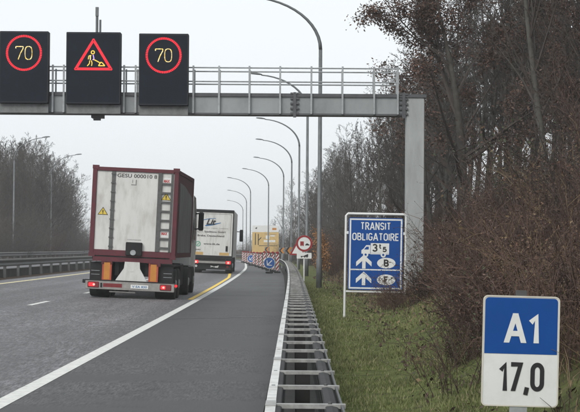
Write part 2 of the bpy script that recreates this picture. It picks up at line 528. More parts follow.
ROAD_Z = [(-22.3, .33), (-14.5, .3), (-12.3, .235), (-3, 0), (0, 0)]
BANK = [(-.2, 0), (.5, .0), (1.2, .04), (2.0, .26), (3, .85), (5, 2.1), (8, 3.9), (12, 6.0), (18, 8.6), (30, 11.5), (60, 13), (500, 14)]
LEFT = [(-500, 9), (-90, 6.5), (-60, 4.5), (-40, 2.2), (-28, .9), (-23, .34), (-22.3, .33)]
def road_z(d):
    return lerp_tab(ROAD_Z, d)
def foot(y):
    t = min(1, max(0, (y - 38) / 18)); u = min(1, max(0, (y - 70) / 30))
    return 2.3 * (t * t * (3 - 2 * t)) * (1 - .6 * u)
def ground_z(d, y):
    if d > -.2:
        k = 1.0 if y < 70 else max(.55, 1 - (y - 70) / 200) if y < 230 else max(.06, .55 - (y - 230) / 250)
        z = lerp_tab(BANK, d - foot(y) if d > .5 else d) * k
        if d > .5:
            z += (mnoise.noise(Vector((d * .5, y * .22, 3))) * .22 + mnoise.noise(Vector((d * 1.3, y * .7, 9))) * .07) * min(1, (d - .5) / 2.5)
        return z
    if d < -22.3:
        return lerp_tab(LEFT, d) * max(.12, min(1, 1.6 - y / 250)) + mnoise.noise(Vector((d * .2, y * .1, 3))) * .3 * min(1, (-22.3 - d) / 5)
    return road_z(d)
def on_bank(d, y):
    return Vector((d + curve(y), y, ground_z(d, y)))

def strip_sheet(name, d0, d1, y0, y1, m, dz=0.0, nd=4, step=None, zfun=road_z):
    ys, y = [], y0
    while y < y1:
        ys.append(y)
        y += step or max(2.0, abs(y) * .05)
    ys.append(y1)
    mb = MB()
    vs = [(d0 + (d1 - d0) * k / nd + curve(y), y, zfun(d0 + (d1 - d0) * k / nd) + dz) for y in ys for k in range(nd + 1)]
    fs = [(i * (nd + 1) + k, i * (nd + 1) + k + 1, (i + 1) * (nd + 1) + k + 1, (i + 1) * (nd + 1) + k) for i in range(len(ys) - 1) for k in range(nd)]
    mb.add(vs, fs)
    o = mb.build(name, m)
    o['kind'] = 'structure'
    return o

# terrain: one sheet to the horizon, a step below the roads
def terrain_material():
    m = bpy.data.materials.new('verge_and_bank'); m.use_nodes = True
    N, L = m.node_tree.nodes, m.node_tree.links
    b = N['Principled BSDF']; b.inputs['Roughness'].default_value = .95; b.inputs['Specular IOR Level'].default_value = .15
    tc = N.new('ShaderNodeTexCoord')
    at = N.new('ShaderNodeAttribute'); at.attribute_name = 'bank_offset'
    def nz(sc, det=6):
        n = N.new('ShaderNodeTexNoise'); n.inputs['Scale'].default_value = sc; n.inputs['Detail'].default_value = det; n.inputs['Roughness'].default_value = .7
        L.new(tc.outputs['Object'], n.inputs['Vector']); return n.outputs[0]
    def ramp(src, stops):
        r = N.new('ShaderNodeValToRGB'); e = r.color_ramp.elements
        e[0].position, e[0].color = stops[0][0], stops[0][1] + (1,)
        e[1].position, e[1].color = stops[-1][0], stops[-1][1] + (1,)
        for p, c in stops[1:-1]:
            q = e.new(p); q.color = c + (1,)
        L.new(src, r.inputs[0]); return r.outputs[0]
    grass = ramp(nz(3.5), [(.28, (.04, .034, .022)), (.42, (.085, .1, .034)), (.58, (.14, .165, .055)), (.76, (.2, .17, .095))])
    leaf = ramp(nz(7.0), [(.25, (.022, .016, .012)), (.5, (.058, .038, .025)), (.7, (.1, .066, .042)), (.85, (.15, .11, .07))])
    ad = N.new('ShaderNodeMath'); ad.operation = 'MULTIPLY_ADD'; ad.inputs[1].default_value = 2.4; ad.inputs[2].default_value = -1.2
    L.new(nz(.9, 4), ad.inputs[0])
    sm = N.new('ShaderNodeMath'); sm.operation = 'ADD'
    L.new(at.outputs['Fac'], sm.inputs[0]); L.new(ad.outputs[0], sm.inputs[1])
    mr = N.new('ShaderNodeMapRange'); mr.inputs[1].default_value = 2.0; mr.inputs[2].default_value = 3.3
    L.new(sm.outputs[0], mr.inputs[0])
    mx = N.new('ShaderNodeMix'); mx.data_type = 'RGBA'
    L.new(mr.outputs[0], mx.inputs[0]); L.new(grass, mx.inputs[6]); L.new(leaf, mx.inputs[7])
    L.new(mx.outputs[2], b.inputs['Base Color'])
    bp = N.new('ShaderNodeBump'); bp.inputs['Strength'].default_value = .9; bp.inputs['Distance'].default_value = .06
    L.new(nz(14), bp.inputs['Height']); L.new(bp.outputs[0], b.inputs['Normal'])
    return m
M['terrain'] = terrain_material()

def make_terrain():
    ds = [-500, -300, -180, -120, -90, -70, -55, -45, -38, -33, -29, -26.5, -25, -23.5, -22.3, -21.7, -14.6, -14.4, -12.2, -12, -3, -.25, -.15, .1, .3, .5]
    d = .8
    while d < 10: ds.append(d); d += .35
    ds += [11, 12.5, 14, 16, 18, 21, 25, 30, 38, 48, 60, 90, 140, 220, 350, 500]
    ys, y = [], -30.0
    while y < 1250:
        ys.append(y); y += .5 if 4 < y < 60 else max(.8, (y - 40) * .03) if y >= 60 else 2.0
    vs, att = [], []
    for y in ys:
        c = curve(y)
        for d in ds:
            low = .05 if (-22.0 < d < -14.5 or -12.15 < d < -.2) else .0
            vs.append((d + c, y, ground_z(d, y) - low)); att.append(abs(d) if d > -20 else 3.0 + (abs(d) - 21) * .1)
    n = len(ds)
    fs = [(i * n + k, i * n + k + 1, (i + 1) * n + k + 1, (i + 1) * n + k) for i in range(len(ys) - 1) for k in range(n - 1)]
    me = bpy.data.meshes.new('terrain')
    me.from_pydata(vs, [], fs)
    a = me.attributes.new('bank_offset', 'FLOAT', 'POINT')
    a.data.foreach_set('value', att)
    me.materials.append(M['terrain'])
    me.polygons.foreach_set('use_smooth', [True] * len(me.polygons))
    o = bpy.data.objects.new('terrain', me); C.objects.link(o)
    o['kind'] = 'structure'
make_terrain()
strip_sheet('carriageway', -12.1, -3.05, -28, 900, M['asphalt'], nd=6)
strip_sheet('hard_shoulder', -3.05, -.30, -28, 900, M['asphalt_b'], nd=3)
strip_sheet('opposite_carriageway', -21.6, -14.7, -28, 900, M['asphalt'], nd=4)
strip_sheet('guardrail_shaded_soil', -.29, .42, -28, 700, M['soil'], dz=.012, nd=2, zfun=lambda d: max(0, (d - .3) * .02))  # strip of soil with the rail's shade in its colour

def line_sheet(name, pts, w, m, dz):
    """painted line along (offset, y) points"""
    mb = MB(); vs = []
    ys = []
    for (d0, y0), (d1, y1) in zip(pts, pts[1:]):
        k = max(1, int((y1 - y0) / 3))
        ys += [(d0 + (d1 - d0) * t / k, y0 + (y1 - y0) * t / k) for t in range(k)]
    ys.append(pts[-1])
    for d, y in ys:
        for e in (-w / 2, w / 2):
            vs.append((d + e + curve(y), y, road_z(d + e) + dz))
    mb.add(vs, [(2 * i, 2 * i + 1, 2 * i + 3, 2 * i + 2) for i in range(len(ys) - 1)])
    o = mb.build(name, m); o['kind'] = 'structure'
    return o
line_sheet('white_edge_line_marking', [(-2.98, -20), (-3.02, 66), (-3.03, 99), (-3.05, 500)], .2, M['line_white'], .005)
line_sheet('yellow_roadworks_line_marking', [(-3.23, 56), (-3.27, 75), (-3.34, 99), (-3.9, 125), (-4.4, 169), (-4.4, 420)], .16, M['line_yellow'], .006)
line_sheet('pale_yellow_edge_line_marking', [(-11.1, -20), (-11.1, 500)], .22, M['line_pale'], .005)
for k in range(-2, 14):
    y = 48.4 + 12.5 * k
    line_sheet('lane_dash_marking', [(-6.86, y - 1.8), (-6.86, y + 1.8)], .15, M['line_white'], .005)

def seam(name, pts, w, dz):
    mb = MB()
    vs = []
    for i, (d, y) in enumerate(pts):
        u = w * (.6 + .8 * abs(mnoise.noise(Vector((i * 1.7, y, 0)))))
        vs += [(d + curve(y), y - u, road_z(d) + dz), (d + curve(y), y + u, road_z(d) + dz)]
    mb.add(vs, [(2 * i, 2 * i + 2, 2 * i + 3, 2 * i + 1) for i in range(len(pts) - 1)])
    o = mb.build(name, M['tar']); o['kind'] = 'structure'
M['tar'] = mat('tar_seam', (.028, .028, .028), .5, 0, .3, 6)
rs = random.Random(4)
def wig(d0, d1, y, slope, n=24):
    return [(d0 + (d1 - d0) * k / n, y + slope * k / n + rs.uniform(-.12, .12)) for k in range(n + 1)]
seam('road_tar_seam', wig(-2.9, -.6, 41.0, 1.2), .16, .004)
seam('road_tar_seam', wig(-2.9, -.5, 62.0, .8), .25, .004)
# ------------------------------------------------------------------ guardrails
WPROF = [(.0, .745), (-.03, .738), (-.055, .715), (-.055, .665), (.012, .615), (.012, .575), (-.055, .525), (-.055, .475), (-.03, .452), (.0, .445)]
def w_beam(mb, d0fun, y0, y1, flip=1, zf=lambda y: 0.0, hs=1.0, lip=True):
    ys, y = [], y0
    while y < y1:
        ys.append(y); y += max(1.33, y * .03)
    ys.append(y1)
    prof = WPROF if not lip else [(.028, .742)] + WPROF + [(.028, .448)]
    n = len(prof)
    vs = [(d0fun(y) + flip * p[0], y, p[1] * hs + zf(y)) for y in ys for p in prof]
    t = .006
    vs += [(d0fun(y) + flip * (p[0] + t), y, (p[1] - .004) * hs + zf(y)) for y in ys for p in prof]
    m = len(ys) * n
    fs = []
    for i in range(len(ys) - 1):
        for k in range(n - 1):
            a, b, c, e = i * n + k, i * n + k + 1, (i + 1) * n + k + 1, (i + 1) * n + k
            fs += [(a, b, c, e), (m + a, m + e, m + c, m + b)]
        for k in (0, n - 1):
            a, e = i * n + k, (i + 1) * n + k
            fs.append((a, e, m + e, m + a))
    mb.add(vs, fs)

def right_rail_x(y):
    return curve(y) - .10 - .0009 * max(0, y - 10) * (1 if y < 66 else 0) - (.05 if y >= 66 else 0)
gr = thing('guardrail', 'long zinc guardrail with ladder-like spacer bars between hard shoulder and grass verge', 'guardrail', (0, 10, 0))
def rel(o): return Vector(o.location)
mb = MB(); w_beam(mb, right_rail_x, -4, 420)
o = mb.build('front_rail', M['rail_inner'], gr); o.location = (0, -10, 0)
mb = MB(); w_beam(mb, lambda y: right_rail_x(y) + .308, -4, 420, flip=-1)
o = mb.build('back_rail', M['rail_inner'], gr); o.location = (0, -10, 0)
def cap(x0, x1, name, m, z=.752):
    b = MB(); ys = [-4 + 1.34 * k for k in range(50)] + [64 + 4 * k for k in range(90)]
    vs = []
    for y in ys:
        c = right_rail_x(y) + .004 * mnoise.noise(Vector((0, y * .8, 0)))
        vs += [(c + x0, y, z - .03), (c + x0, y, z), (c + x1, y, z), (c + x1, y, z - .012)]
    b.add(vs, [(4 * i + k, 4 * i + k + 1, 4 * i + 5 + k, 4 * i + 4 + k) for i in range(len(ys) - 1) for k in range(3)])
    o = b.build(name, m, gr); o.location = (0, -10, 0)
cap(-.052, .002, 'front_top_edge', M['rail'])  # bright strip: the sky-lit top lip is put into the colour
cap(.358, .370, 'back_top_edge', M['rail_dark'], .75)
spy = [9.9 + 1.34 * (k - 4) for k in range(96)]
for i, y in enumerate(spy):
    x = right_rail_x(y)
    mb = MB()
    mb.box(x + .003, x + .385, y - .034, y + .034, .728, .752)
    mb.cur = 1; mb.add([(x - .038, y - .02, .7535), (x - .014, y - .02, .7535), (x - .014, y + .02, .7535), (x - .038, y + .02, .7535)], [(0, 1, 2, 3)])
    mb.tube([(x + .30, y, .752), (x + .30, y, .762)], .012, 6)
    o = mb.build('spacer_bar', [M['bar'], M['rail_dark']], gr); o.location = (0, -10, 0)
    if i % 3 == 1:
        mb = MB().box(x - .0545, x + .004, y - .16, y + .16, .71, .7565)
        o = mb.build('splice_plate', M['bar'], gr); o.location = (0, -10, 0)
    if i % 2 == 0:
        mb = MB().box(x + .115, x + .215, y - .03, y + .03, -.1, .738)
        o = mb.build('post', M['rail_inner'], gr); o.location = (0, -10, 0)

def plain_rail(label, d, z0, y0, y1, hs, m, gap, m2=None):
    g = thing('guardrail', label, 'guardrail', (curve(y0) + d, y0, z0))
    off = (-(curve(y0) + d), -y0, -z0)
    mb = MB(); w_beam(mb, lambda y: curve(y) + d, y0, y1, flip=-1, zf=lambda y: z0 + .05, hs=hs)
    o = mb.build('rail', m, g); o.location = off
    mb = MB(); vs = []
    yy = [y0 + 4 * k for k in range(int((y1 - y0) / 4))]
    for y in yy:
        c = curve(y) + d; zt = z0 + .05 + .745 * hs
        vs += [(c + .058, y, zt - .045), (c + .058, y, zt + .006), (c - .03, y, zt + .006), (c - .03, y, zt - .02)]
    mb.add(vs, [(4 * i + k, 4 * i + 4 + k, 4 * i + 5 + k, 4 * i + 1 + k) for i in range(len(yy) - 1) for k in range(3)])
    o = mb.build('rail_top_edge', M['bar'], g); o.location = off
    y, n = y0 + 1, 0
    while y < y1 and n < 95:
        c = curve(y) + d
        mb = MB().box(c - .16, c - .04, y - .05, y + .05, z0 - .15, z0 + .76 * hs + .05)
        o = mb.build('post', m2 or M['rail_dark'], g); o.location = off
        y += gap; n += 1
    return g
plain_rail('dark steel guardrail along the pale yellow line, left of the container truck', -12.5, .235, 14, 380, 1.06, M['rail_dark'], 4.0)
plain_rail('distant steel guardrail at the foot of the misty wood across the opposite carriageway', -22.1, .33, 20, 400, 1.08, M['rail_dark'], 4.0)
# dark concrete kerb wall under the median rail
mb = MB()
ys = [10 + 6 * k for k in range(66)]
vs = []
for y in ys:
    c = curve(y) - 12.95
    vs += [(c - .16, y, .0), (c - .12, y, .62), (c + .12, y, .62), (c + .16, y, .0)]
mb.add(vs, [(4 * i + k, 4 * i + k + 1, 4 * i + 4 + k + 1, 4 * i + 4 + k) for i in range(len(ys) - 1) for k in range(3)])
tag(mb.build('median_barrier', mat('old_concrete', (.055, .054, .05), .9, 0, .4, 1.5, (.022, .021, .02), .7, 1.0)), 'low dark stained concrete barrier behind the dark grey median guardrail', 'barrier')

# ------------------------------------------------------------------ street lamps
def street_lamp(x, y, label, z0=0.0, h=12.0, arm=3.3, side=-1, group='arched lamps along the right verge', r=.095):
    t = thing('street_lamp', label, 'street lamp', (x, y, z0), group=group)
    hb = h - 2.3
    MB().tube([(0, 0, -.2), (0, 0, 1.2), (0, 0, 1.25), (0, 0, hb)], [r * 1.25, r * 1.25, r, r * .78], 10).build('pole', M['lamp_pole'], t, True)
    pts, rr = [], []
    for k in range(13):
        a = R(84 * k / 12)
        pts.append((side * (arm - .55) * (1 - math.cos(a)) / (1 - math.cos(R(84))), 0, hb + 2.15 * math.sin(a) / math.sin(R(84)) * .99))
        rr.append(r * (.78 - .4 * k / 12))
    MB().tube(pts, rr, 8).build('arm', M['lamp_pole'], t, True)
    e = pts[-1]
    mb = MB()
    prof = [(0, .05), (.08, .1), (.3, .16), (.62, .13), (.75, .04)]
    vs = []
    for u, w in prof:
        for k in range(10):
            a = 2 * math.pi * k / 10
            vs.append((e[0] + side * (u - .05), w * math.cos(a), e[2] + .03 + u * .1 + max(-.035, w * .55 * math.sin(a))))
    fs = [(i * 10 + k, i * 10 + (k + 1) % 10, i * 10 + 10 + (k + 1) % 10, i * 10 + 10 + k) for i in range(len(prof) - 1) for k in range(10)]
    fs += [tuple(range(10)), tuple(40 + k for k in range(9, -1, -1))]
    mb.add(vs, fs).build('lamp_head', M['lamp_pole'], t, True)
    return t
ORD = ['nearest', 'second', 'third', 'fourth', 'fifth', 'sixth', 'seventh', 'eighth', 'ninth', 'tenth']
lamp_px = [(319.5, 73), (307, 106), (299, 142), (291.5, 170), (283.5, 203), (268.5, 232), (250.5, 262), (246.5, 320), (243, 385)]
for i, (px, y) in enumerate(lamp_px):
    lab = ('nearest and tallest-looking arched street lamp, its grey pole rising behind the gantry walkway' if i == 0 else
           f'{ORD[i]} arched street lamp from the gantry in the receding row along the right verge')
    x = (px - 294.3) / F_PX * y
    street_lamp(x, y, lab, z0=max(0, ground_z(min(3, x - curve(y)), y)) if x - curve(y) > -.2 else 0)
for px, y, lab in ((13.5, 168, 'pale street lamp before the misty left wood, the one nearer the frame edge'),
                   (51.0, 199, 'pale street lamp with a long arm before the lone bare tree on the left')):
    street_lamp((px - 294.3) / F_PX * y, y, lab, z0=.3, side=1, group='lamps of the opposite carriageway', arm=3.2, h=11.7, r=.08)

# ------------------------------------------------------------------ gantry
GY = 60.0
def gx(px): return (px - 294.3) / 30.0
g = thing('sign_gantry', 'grey steel sign gantry with railed walkway spanning the motorway', 'gantry', (4.0, GY, .95))
def gpart(name, mb, m, parent=None, smooth=False):
    o = mb.build(name, m, parent or g, smooth)
    if parent is None: o.location = (-4.0, -GY, -.95)
    return o
BZ0, BZ1 = 6.08, 6.70
mb = MB().box(-13.6, 3.62, GY - .30, GY + .30, BZ0 + .02, BZ1 - .05)
gpart('beam', mb, M['gantry'])
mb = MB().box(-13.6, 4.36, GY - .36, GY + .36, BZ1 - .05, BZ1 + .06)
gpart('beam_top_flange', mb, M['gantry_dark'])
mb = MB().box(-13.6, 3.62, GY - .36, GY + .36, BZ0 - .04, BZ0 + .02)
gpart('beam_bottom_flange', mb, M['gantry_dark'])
mb = MB().cbox(3.70, 4.30, GY - .32, GY + .32, .3, BZ1 - .05, .03)
gpart('right_post', mb, M['gantry_post'])
mb = MB().cbox(-13.9, -13.3, GY - .32, GY + .32, .1, BZ0 - .04, .03)
gpart('median_post', mb, M['gantry_post'])
for px in (294, 402.5):
    x = gx(px)
    mb = MB().box(x - .05, x + .05, GY - .40, GY - .362, BZ0 - .12, BZ1 + .1)
    for k in range(5):
        z = BZ0 + .02 + k * .165
        for s in (-1, 1):
            mb.box(x + s * .10 - .045, x + s * .10 + .045, GY - .385, GY - .302, z - .03, z + .03)
    gpart('bolted_splice', mb, M['gantry_dark'])
posts_px = [-12, 3, 53, 64, 124, 135.5, 193, 218.6, 248.8, 279.4, 310.5, 341.5, 373, 396.5]
for px in posts_px:
    x = gx(px)
    mb = MB().box(x - .03, x + .03, GY - .44, GY - .38, BZ0 + .0, 7.66)
    gpart('railing_post', mb, M['steel'])
    mb = MB().box(x - .025, x + .025, GY + .36, GY + .41, BZ1 + .062, 7.6)
    gpart('railing_post', mb, M['steel'])
for z, yy in ((7.60, GY - .36), (7.14, GY - .36), (7.55, GY + .435), (7.12, GY + .435)):
    mb = MB().tube([(-13.5, yy, z), (3.45, yy, z)], .024, 6)
    gpart('handrail', mb, M['steel'])
mb = MB().box(gx(91), gx(103), GY - .25, GY + .25, BZ0 - .16, BZ0 - .042)
mb.box(gx(93), gx(100), GY - .18, GY - .0, BZ0 - .24, BZ0 - .16)
gpart('detector_box', mb, M['gantry_dark'])
for x in (gx(95.5), gx(98.8)):
    mb = MB().tube([(x, GY - .1, BZ1 + .05), (x, GY - .1, 9.45 if x < gx(97) else 9.2)], .045 if x < gx(97) else .035, 8)
    if x < gx(97): mb.box(x - .05, x + .05, GY - .16, GY - .04, 9.32, 9.62)
    gpart('antenna_mast', mb, M['lamp_pole'])

# LED drawing: rows of small lamps
def led_path(mb, pts, y, pitch=.03, r=.017, rows=1, gap=.03, rnd=None, mats=1):
    for (x0, z0), (x1, z1) in zip(pts, pts[1:]):
        L = math.hypot(x1 - x0, z1 - z0)
        if L < 1e-6: continue
        n = max(1, int(round(L / pitch)))
        nx, nz = -(z1 - z0) / L, (x1 - x0) / L
        for k in range(n):
            t = (k + .5) / n
            for q in range(rows):
                o = (q - (rows - 1) / 2) * gap
                mb.cur = rnd.randrange(mats) if rnd else 0
                rr = r * (rnd.uniform(.8, 1.1) if rnd else 1)
                mb.poly(disc(x0 + (x1 - x0) * t + nx * o, z0 + (z1 - z0) * t + nz * o, rr, 6), y)
    mb.cur = 0

def vms(px0, px1, pz_top, label, kind):
    x0, x1 = gx(px0), gx(px1)
    z1 = 1.6 + (249 - pz_top) / 30.0 - .11
    z0 = z1 - 2.38
    cx = (x0 + x1) / 2
    t = thing('variable_message_sign', label, 'electronic sign', (cx, GY - .5, z0))
    w = (x1 - x0) / 2; h = z1 - z0
    MB().cbox(-w, w, -.28, .10, 0, h, .02).build('housing', M['vms'], t)
    b = MB()
    for x_ in (-w + .012, w - .03): b.box(x_, x_ + .018, -.285, -.2805, .03, h - .03)
    b.box(-w + .031, w - .031, -.285, -.2805, h - .05, h - .03).box(-w + .031, w - .031, -.285, -.2805, .03, .05)
    b.build('front_frame', M['black'], t)
    MB().box(-w + .01, w - .01, -.12, .08, -.30, -.004).build('shaded_beam_strip', M['grey_strip'], t)  # added strip standing in for the shadowed beam behind the sign
    y = -.284
    rnd = random.Random(px0)
    if kind == '70':
        c = h - .72
        b = MB(); r = .56
        for rr in (r - .017, r + .017):
            led_path(b, [(rr * math.cos(2 * math.pi * k / 64), c + rr * math.sin(2 * math.pi * k / 64)) for k in range(65)], y, .05, .0225)
        b.build('red_ring', M['led_red'], t)
        b = MB()
        led_path(b, [(-.27, c + .15), (-.27, c + .21), (-.03, c + .21), (-.03, c + .15), (-.12, c - .02), (-.19, c - .22)], y, .034, .019, rnd=rnd, mats=3)
        b.build('speed_digit', [M['led_white'], M['led_yellow'], M['led_white']], t)
        b = MB()
        oval = [(.15 + .115 * math.copysign(abs(math.cos(a)) ** .7, math.cos(a)), c + .215 * math.copysign(abs(math.sin(a)) ** .7, math.sin(a))) for a in [2 * math.pi * k / 24 for k in range(25)]]
        led_path(b, oval, y, .034, .019, rnd=rnd, mats=3)
        b.build('speed_digit', [M['led_white'], M['led_yellow'], M['led_white']], t)
    else:
        b = MB()
        A, B_, C_ = (0, h - .22), (-.62, h - 1.24), (.62, h - 1.24)
        for k in (0, .045):
            f = 1 - k / .36
            cz = h - .9
            T = [(p[0] * f, cz + (p[1] - cz) * f) for p in (A, B_, C_, A)]
            led_path(b, T, y, .05, .025)
        b.build('red_triangle', M['led_red'], t)
        cz = h - .92
        b = MB()
        ring = [(-.02 + .055 * math.cos(k), cz + .25 + .055 * math.sin(k)) for k in [2 * math.pi * q / 10 for q in range(11)]]
        led_path(b, ring, y, .028, .02)
        led_path(b, [(-.07, cz + .15), (-.15, cz + .13), (-.17, cz + .02)], y, .03, .018)
        led_path(b, [(-.12, cz - .02), (-.13, cz - .12), (-.2, cz - .2)], y, .03, .018)
        led_path(b, [(-.07, cz - .02), (-.04, cz - .1), (-.06, cz - .2)], y, .03, .018)
        led_path(b, [(.0, cz + .02), (.16, cz - .06), (.22, cz - .1)], y, .03, .02)
        led_path(b, [(.17, cz - .19), (.25, cz - .07), (.29, cz - .09), (.38, cz - .19), (.17, cz - .19)], y, .03, .02)
        b.build('digging_worker', M['led_yellow'], t)
        b = MB()
        led_path(b, [(-.1, cz + .14), (-.1, cz + .0)], y, .03, .02)
        b.build('worker_trousers', M['led_white'], t)
        b = MB()
        led_path(b, [(-.01, cz + .17), (.02, cz + .04), (-.02, cz + .0)], y, .03, .02)
        b.build('worker_jacket', M['led_violet'], t)
    return t
vms(1.5, 50, 32, 'black electronic sign showing 70 in a red ring, leftmost of the gantry signs', '70')
vms(67.5, 121.5, 32.5, 'black electronic sign showing a red roadworks triangle at the middle of the gantry', 'works')
vms(139.5, 188.5, 33.5, 'black electronic sign showing 70 in a red ring, right of the roadworks triangle sign', '70')

# ------------------------------------------------------------------ blue transit sign
def blue_sign():
    Y = 42.0; s = F_PX / Y
    x = (375.0 - 294.3) / s
    t = thing('transit_direction_sign', 'blue board reading TRANSIT OBLIGATOIRE with truck symbol, on white posts at the bank foot', 'road sign', (x, Y, .0), (0, R(.7), 0))
    w = .635; zb, zt = .66, 2.34
    MB().plate(rrect(-w, w, zb, zt, .05), -.012, .012).build('panel', M['blue'], t)
    b = MB()
    q = .035; u = w - .022
    for r_ in ((-u, u, zt - .022 - q, zt - .022), (-u, u, zb + .022, zb + .022 + q), (-u, -u + q, zb + .06, zt - .06), (u - q, u, zb + .06, zt - .06)):
        b.poly([(r_[0], r_[2]), (r_[1], r_[2]), (r_[1], r_[3]), (r_[0], r_[3])], -.0155)
    b.poly([(-u + q, 1.115), (u - q, 1.115), (u - q, 1.145), (-u + q, 1.145)], -.0155)
    b.build('white_border', M['white'], t)
    b = MB()
    for x0 in (-.70,):
        b.tube([(x0, .03, -.3), (x0, .03, 2.38), (x0 + .05, .03, 2.43)], .028, 8)
    b.tube([(x0 + .04, .03, 2.43), (.66, .03, 2.43), (.70, .03, 2.39)], .028, 8)
    b.tube([(.70, .03, 2.40), (.70, .03, -.3)], .024, 8)
    for z in (.62, 2.0):
        b.box(-.70, .70, .02, .045, z - .02, z + .02)
    for z in (1.98,):
        b.box(-.70, -w, -.0, .03, z - .025, z + .025).box(w, .70, -.0, .03, z - .025, z + .025)
    b.build('post_frame', M['white'], t)
    b = MB()
    strokes_into(b, 'TRANSIT', -.36, .345, 2.06, 2.235, -.0155, .025, .3)
    strokes_into(b, 'OBLIGATOIRE', -.55, .54, 1.81, 1.985, -.0155, .025, .28)
    b.build('lettering', M['white'], t)
    # truck symbol
    b = MB()
    b.poly([(-.115, 1.52), (.315, 1.52), (.315, 1.75), (-.115, 1.75)], -.0155)
    b.poly([(-.33, 1.50), (-.125, 1.50), (-.125, 1.70), (-.22, 1.70), (-.28, 1.62), (-.33, 1.58)], -.0155)
    b.poly([(-.12, 1.49), (.315, 1.49), (.315, 1.515), (-.12, 1.515)], -.0155)
    b.poly(disc(-.23, 1.48, .062, 18), -.0185); b.poly(disc(.18, 1.48, .062, 18), -.0185)
    b.build('truck_symbol', M['white'], t)
    b = MB()
    b.poly([(-.27, 1.6), (-.16, 1.6), (-.16, 1.665), (-.215, 1.665)], -.0185)
    b.poly(disc(-.23, 1.48, .026, 14), -.0215); b.poly(disc(.18, 1.48, .026, 14), -.0215)
    b.build('truck_window_and_hubs', M['blue'], t)
    b = MB()
    strokes_into(b, '3', -.08, .045, 1.55, 1.735, -.0185, .034)
    strokes_into(b, 't', .07, .14, 1.62, 1.74, -.0185, .025)
    strokes_into(b, '5', .16, .26, 1.545, 1.67, -.0185, .028)
    b.build('weight_lettering', M['black'], t)
    def arrow(cz):
        b = MB()
        c = -.2675
        b.poly([(c, cz + .165), (c + .18, cz - .0), (c + .18, cz - .105), (c + .04, cz + .02), (c + .04, cz - .155), (c - .04, cz - .155), (c - .04, cz + .02), (c - .18, cz - .105), (c - .18, cz)], -.0155)
        b.build('arrow', M['white'], t)
    arrow(1.31); arrow(.92)
    MB().poly(disc(.255, 1.29, .215, 30, .125), -.0155).build('country_oval', M['white'], t)
    b = MB(); strokes_into(b, 'B', .195, .315, 1.205, 1.375, -.0185, .036); b.build('country_letter', M['black'], t)
    MB().poly(disc(.255, .90, .215, 30, .125), -.0155).build('country_oval', M['white'], t)
    b = MB(); strokes_into(b, 'F', .205, .305, .815, .985, -.0185, .036); b.build('country_letter', M['black'], t)
blue_sign()

# ------------------------------------------------------------------ kilometre sign A1 17,0
def km_sign():
    Y = 13.8; s = F_PX / Y
    x = (519.3 - 294.3) / s
    t = thing('kilometre_sign', 'blue and white kilometre board reading A1 17,0 before the bramble bank', 'road sign', (x, Y, .15), (0, R(1.15), 0))
    o = .15
    zb = EYE - (406.5 - 249) / s - o + .02; zt = EYE - (296 - 249) / s - o + .01; w = .29
    zm = zb + (zt - zb) * .475
    b = MB().plate(rrect(-w, w, zb, zt, .035), -.004, .008)
    b.build('panel', M['white'], t)
    e = .012
    pts = [p for p in rrect(-w + e, w - e, zb, zt - e, .028)]
    up = [(-w + e, zm)] + [(w - e, zm)] + [p for p in pts if p[1] > zm]
    b = MB(); b.poly([(w - e, zm)] + [p for p in pts if p[1] > zm] + [(-w + e, zm)], -.0065)
    b.build('blue_field', M['blue'], t)
    b = MB()
    strokes_into(b, 'A1', -.125, .145, zm + .085, zm + .31, -.009, .041, .3)
    b.build('road_number_lettering', M['white'], t)
    b = MB()
    strokes_into(b, '17,0', -.165, .185, zb + .115, zb + .335, -.0075, .034, .26)
    b.build('kilometre_lettering', M['black'], t)
    MB().box(-.04, .04, .012, .06, -.35, zt + .045).build('post', M['rail_dark'], t)
    MB().box(-.075, .06, -.003, .011, zb - .055, zb - .004).build('bracket', M['steel'], t)
    b = MB()
    b.ring(0, 0, 0, 0, 0, 3) if False else None
    fr = rrect(-w - .004, w + .004, zb - .004, zt + .004, .038); inn = rrect(-w + .006, w - .006, zb + .006, zt - .006, .03)
    n = len(fr)
    b.add([(p[0], -.0085, p[1]) for p in fr] + [(p[0], -.0085, p[1]) for p in inn] + [(p[0], .012, p[1]) for p in fr],
          [(i, (i + 1) % n, n + (i + 1) % n, n + i) for i in range(n)] + [(i, 2 * n + i, 2 * n + (i + 1) % n, (i + 1) % n) for i in range(n)])
    b.build('edge_frame', mat('sign_edge_cream', (.6, .57, .5), .5), t)
km_sign()

# ------------------------------------------------------------------ container truck
def wheel(name, t, x, y, r, w, side):
    p = MB().lathe_x(x, y, r, [(-w / 2, r * .62), (-w / 2, r * .93), (-w / 2 + .03, r), (w / 2 - .03, r), (w / 2, r * .93), (w / 2, r * .62)], 30).build('wheel', M['rubber'], t, True)
    MB().lathe_x(x + side * (w / 2 - .02), y, r, [(-.012, r * .6), (.012, r * .58), (.02, r * .3), (.05, r * .22)][::1], 24).build('rim', M['steel'], p)

def flat_rect(b, x0, x1, z0, z1, y):
    b.poly([(x0, z0), (x1, z0), (x1, z1), (x0, z1)], y)

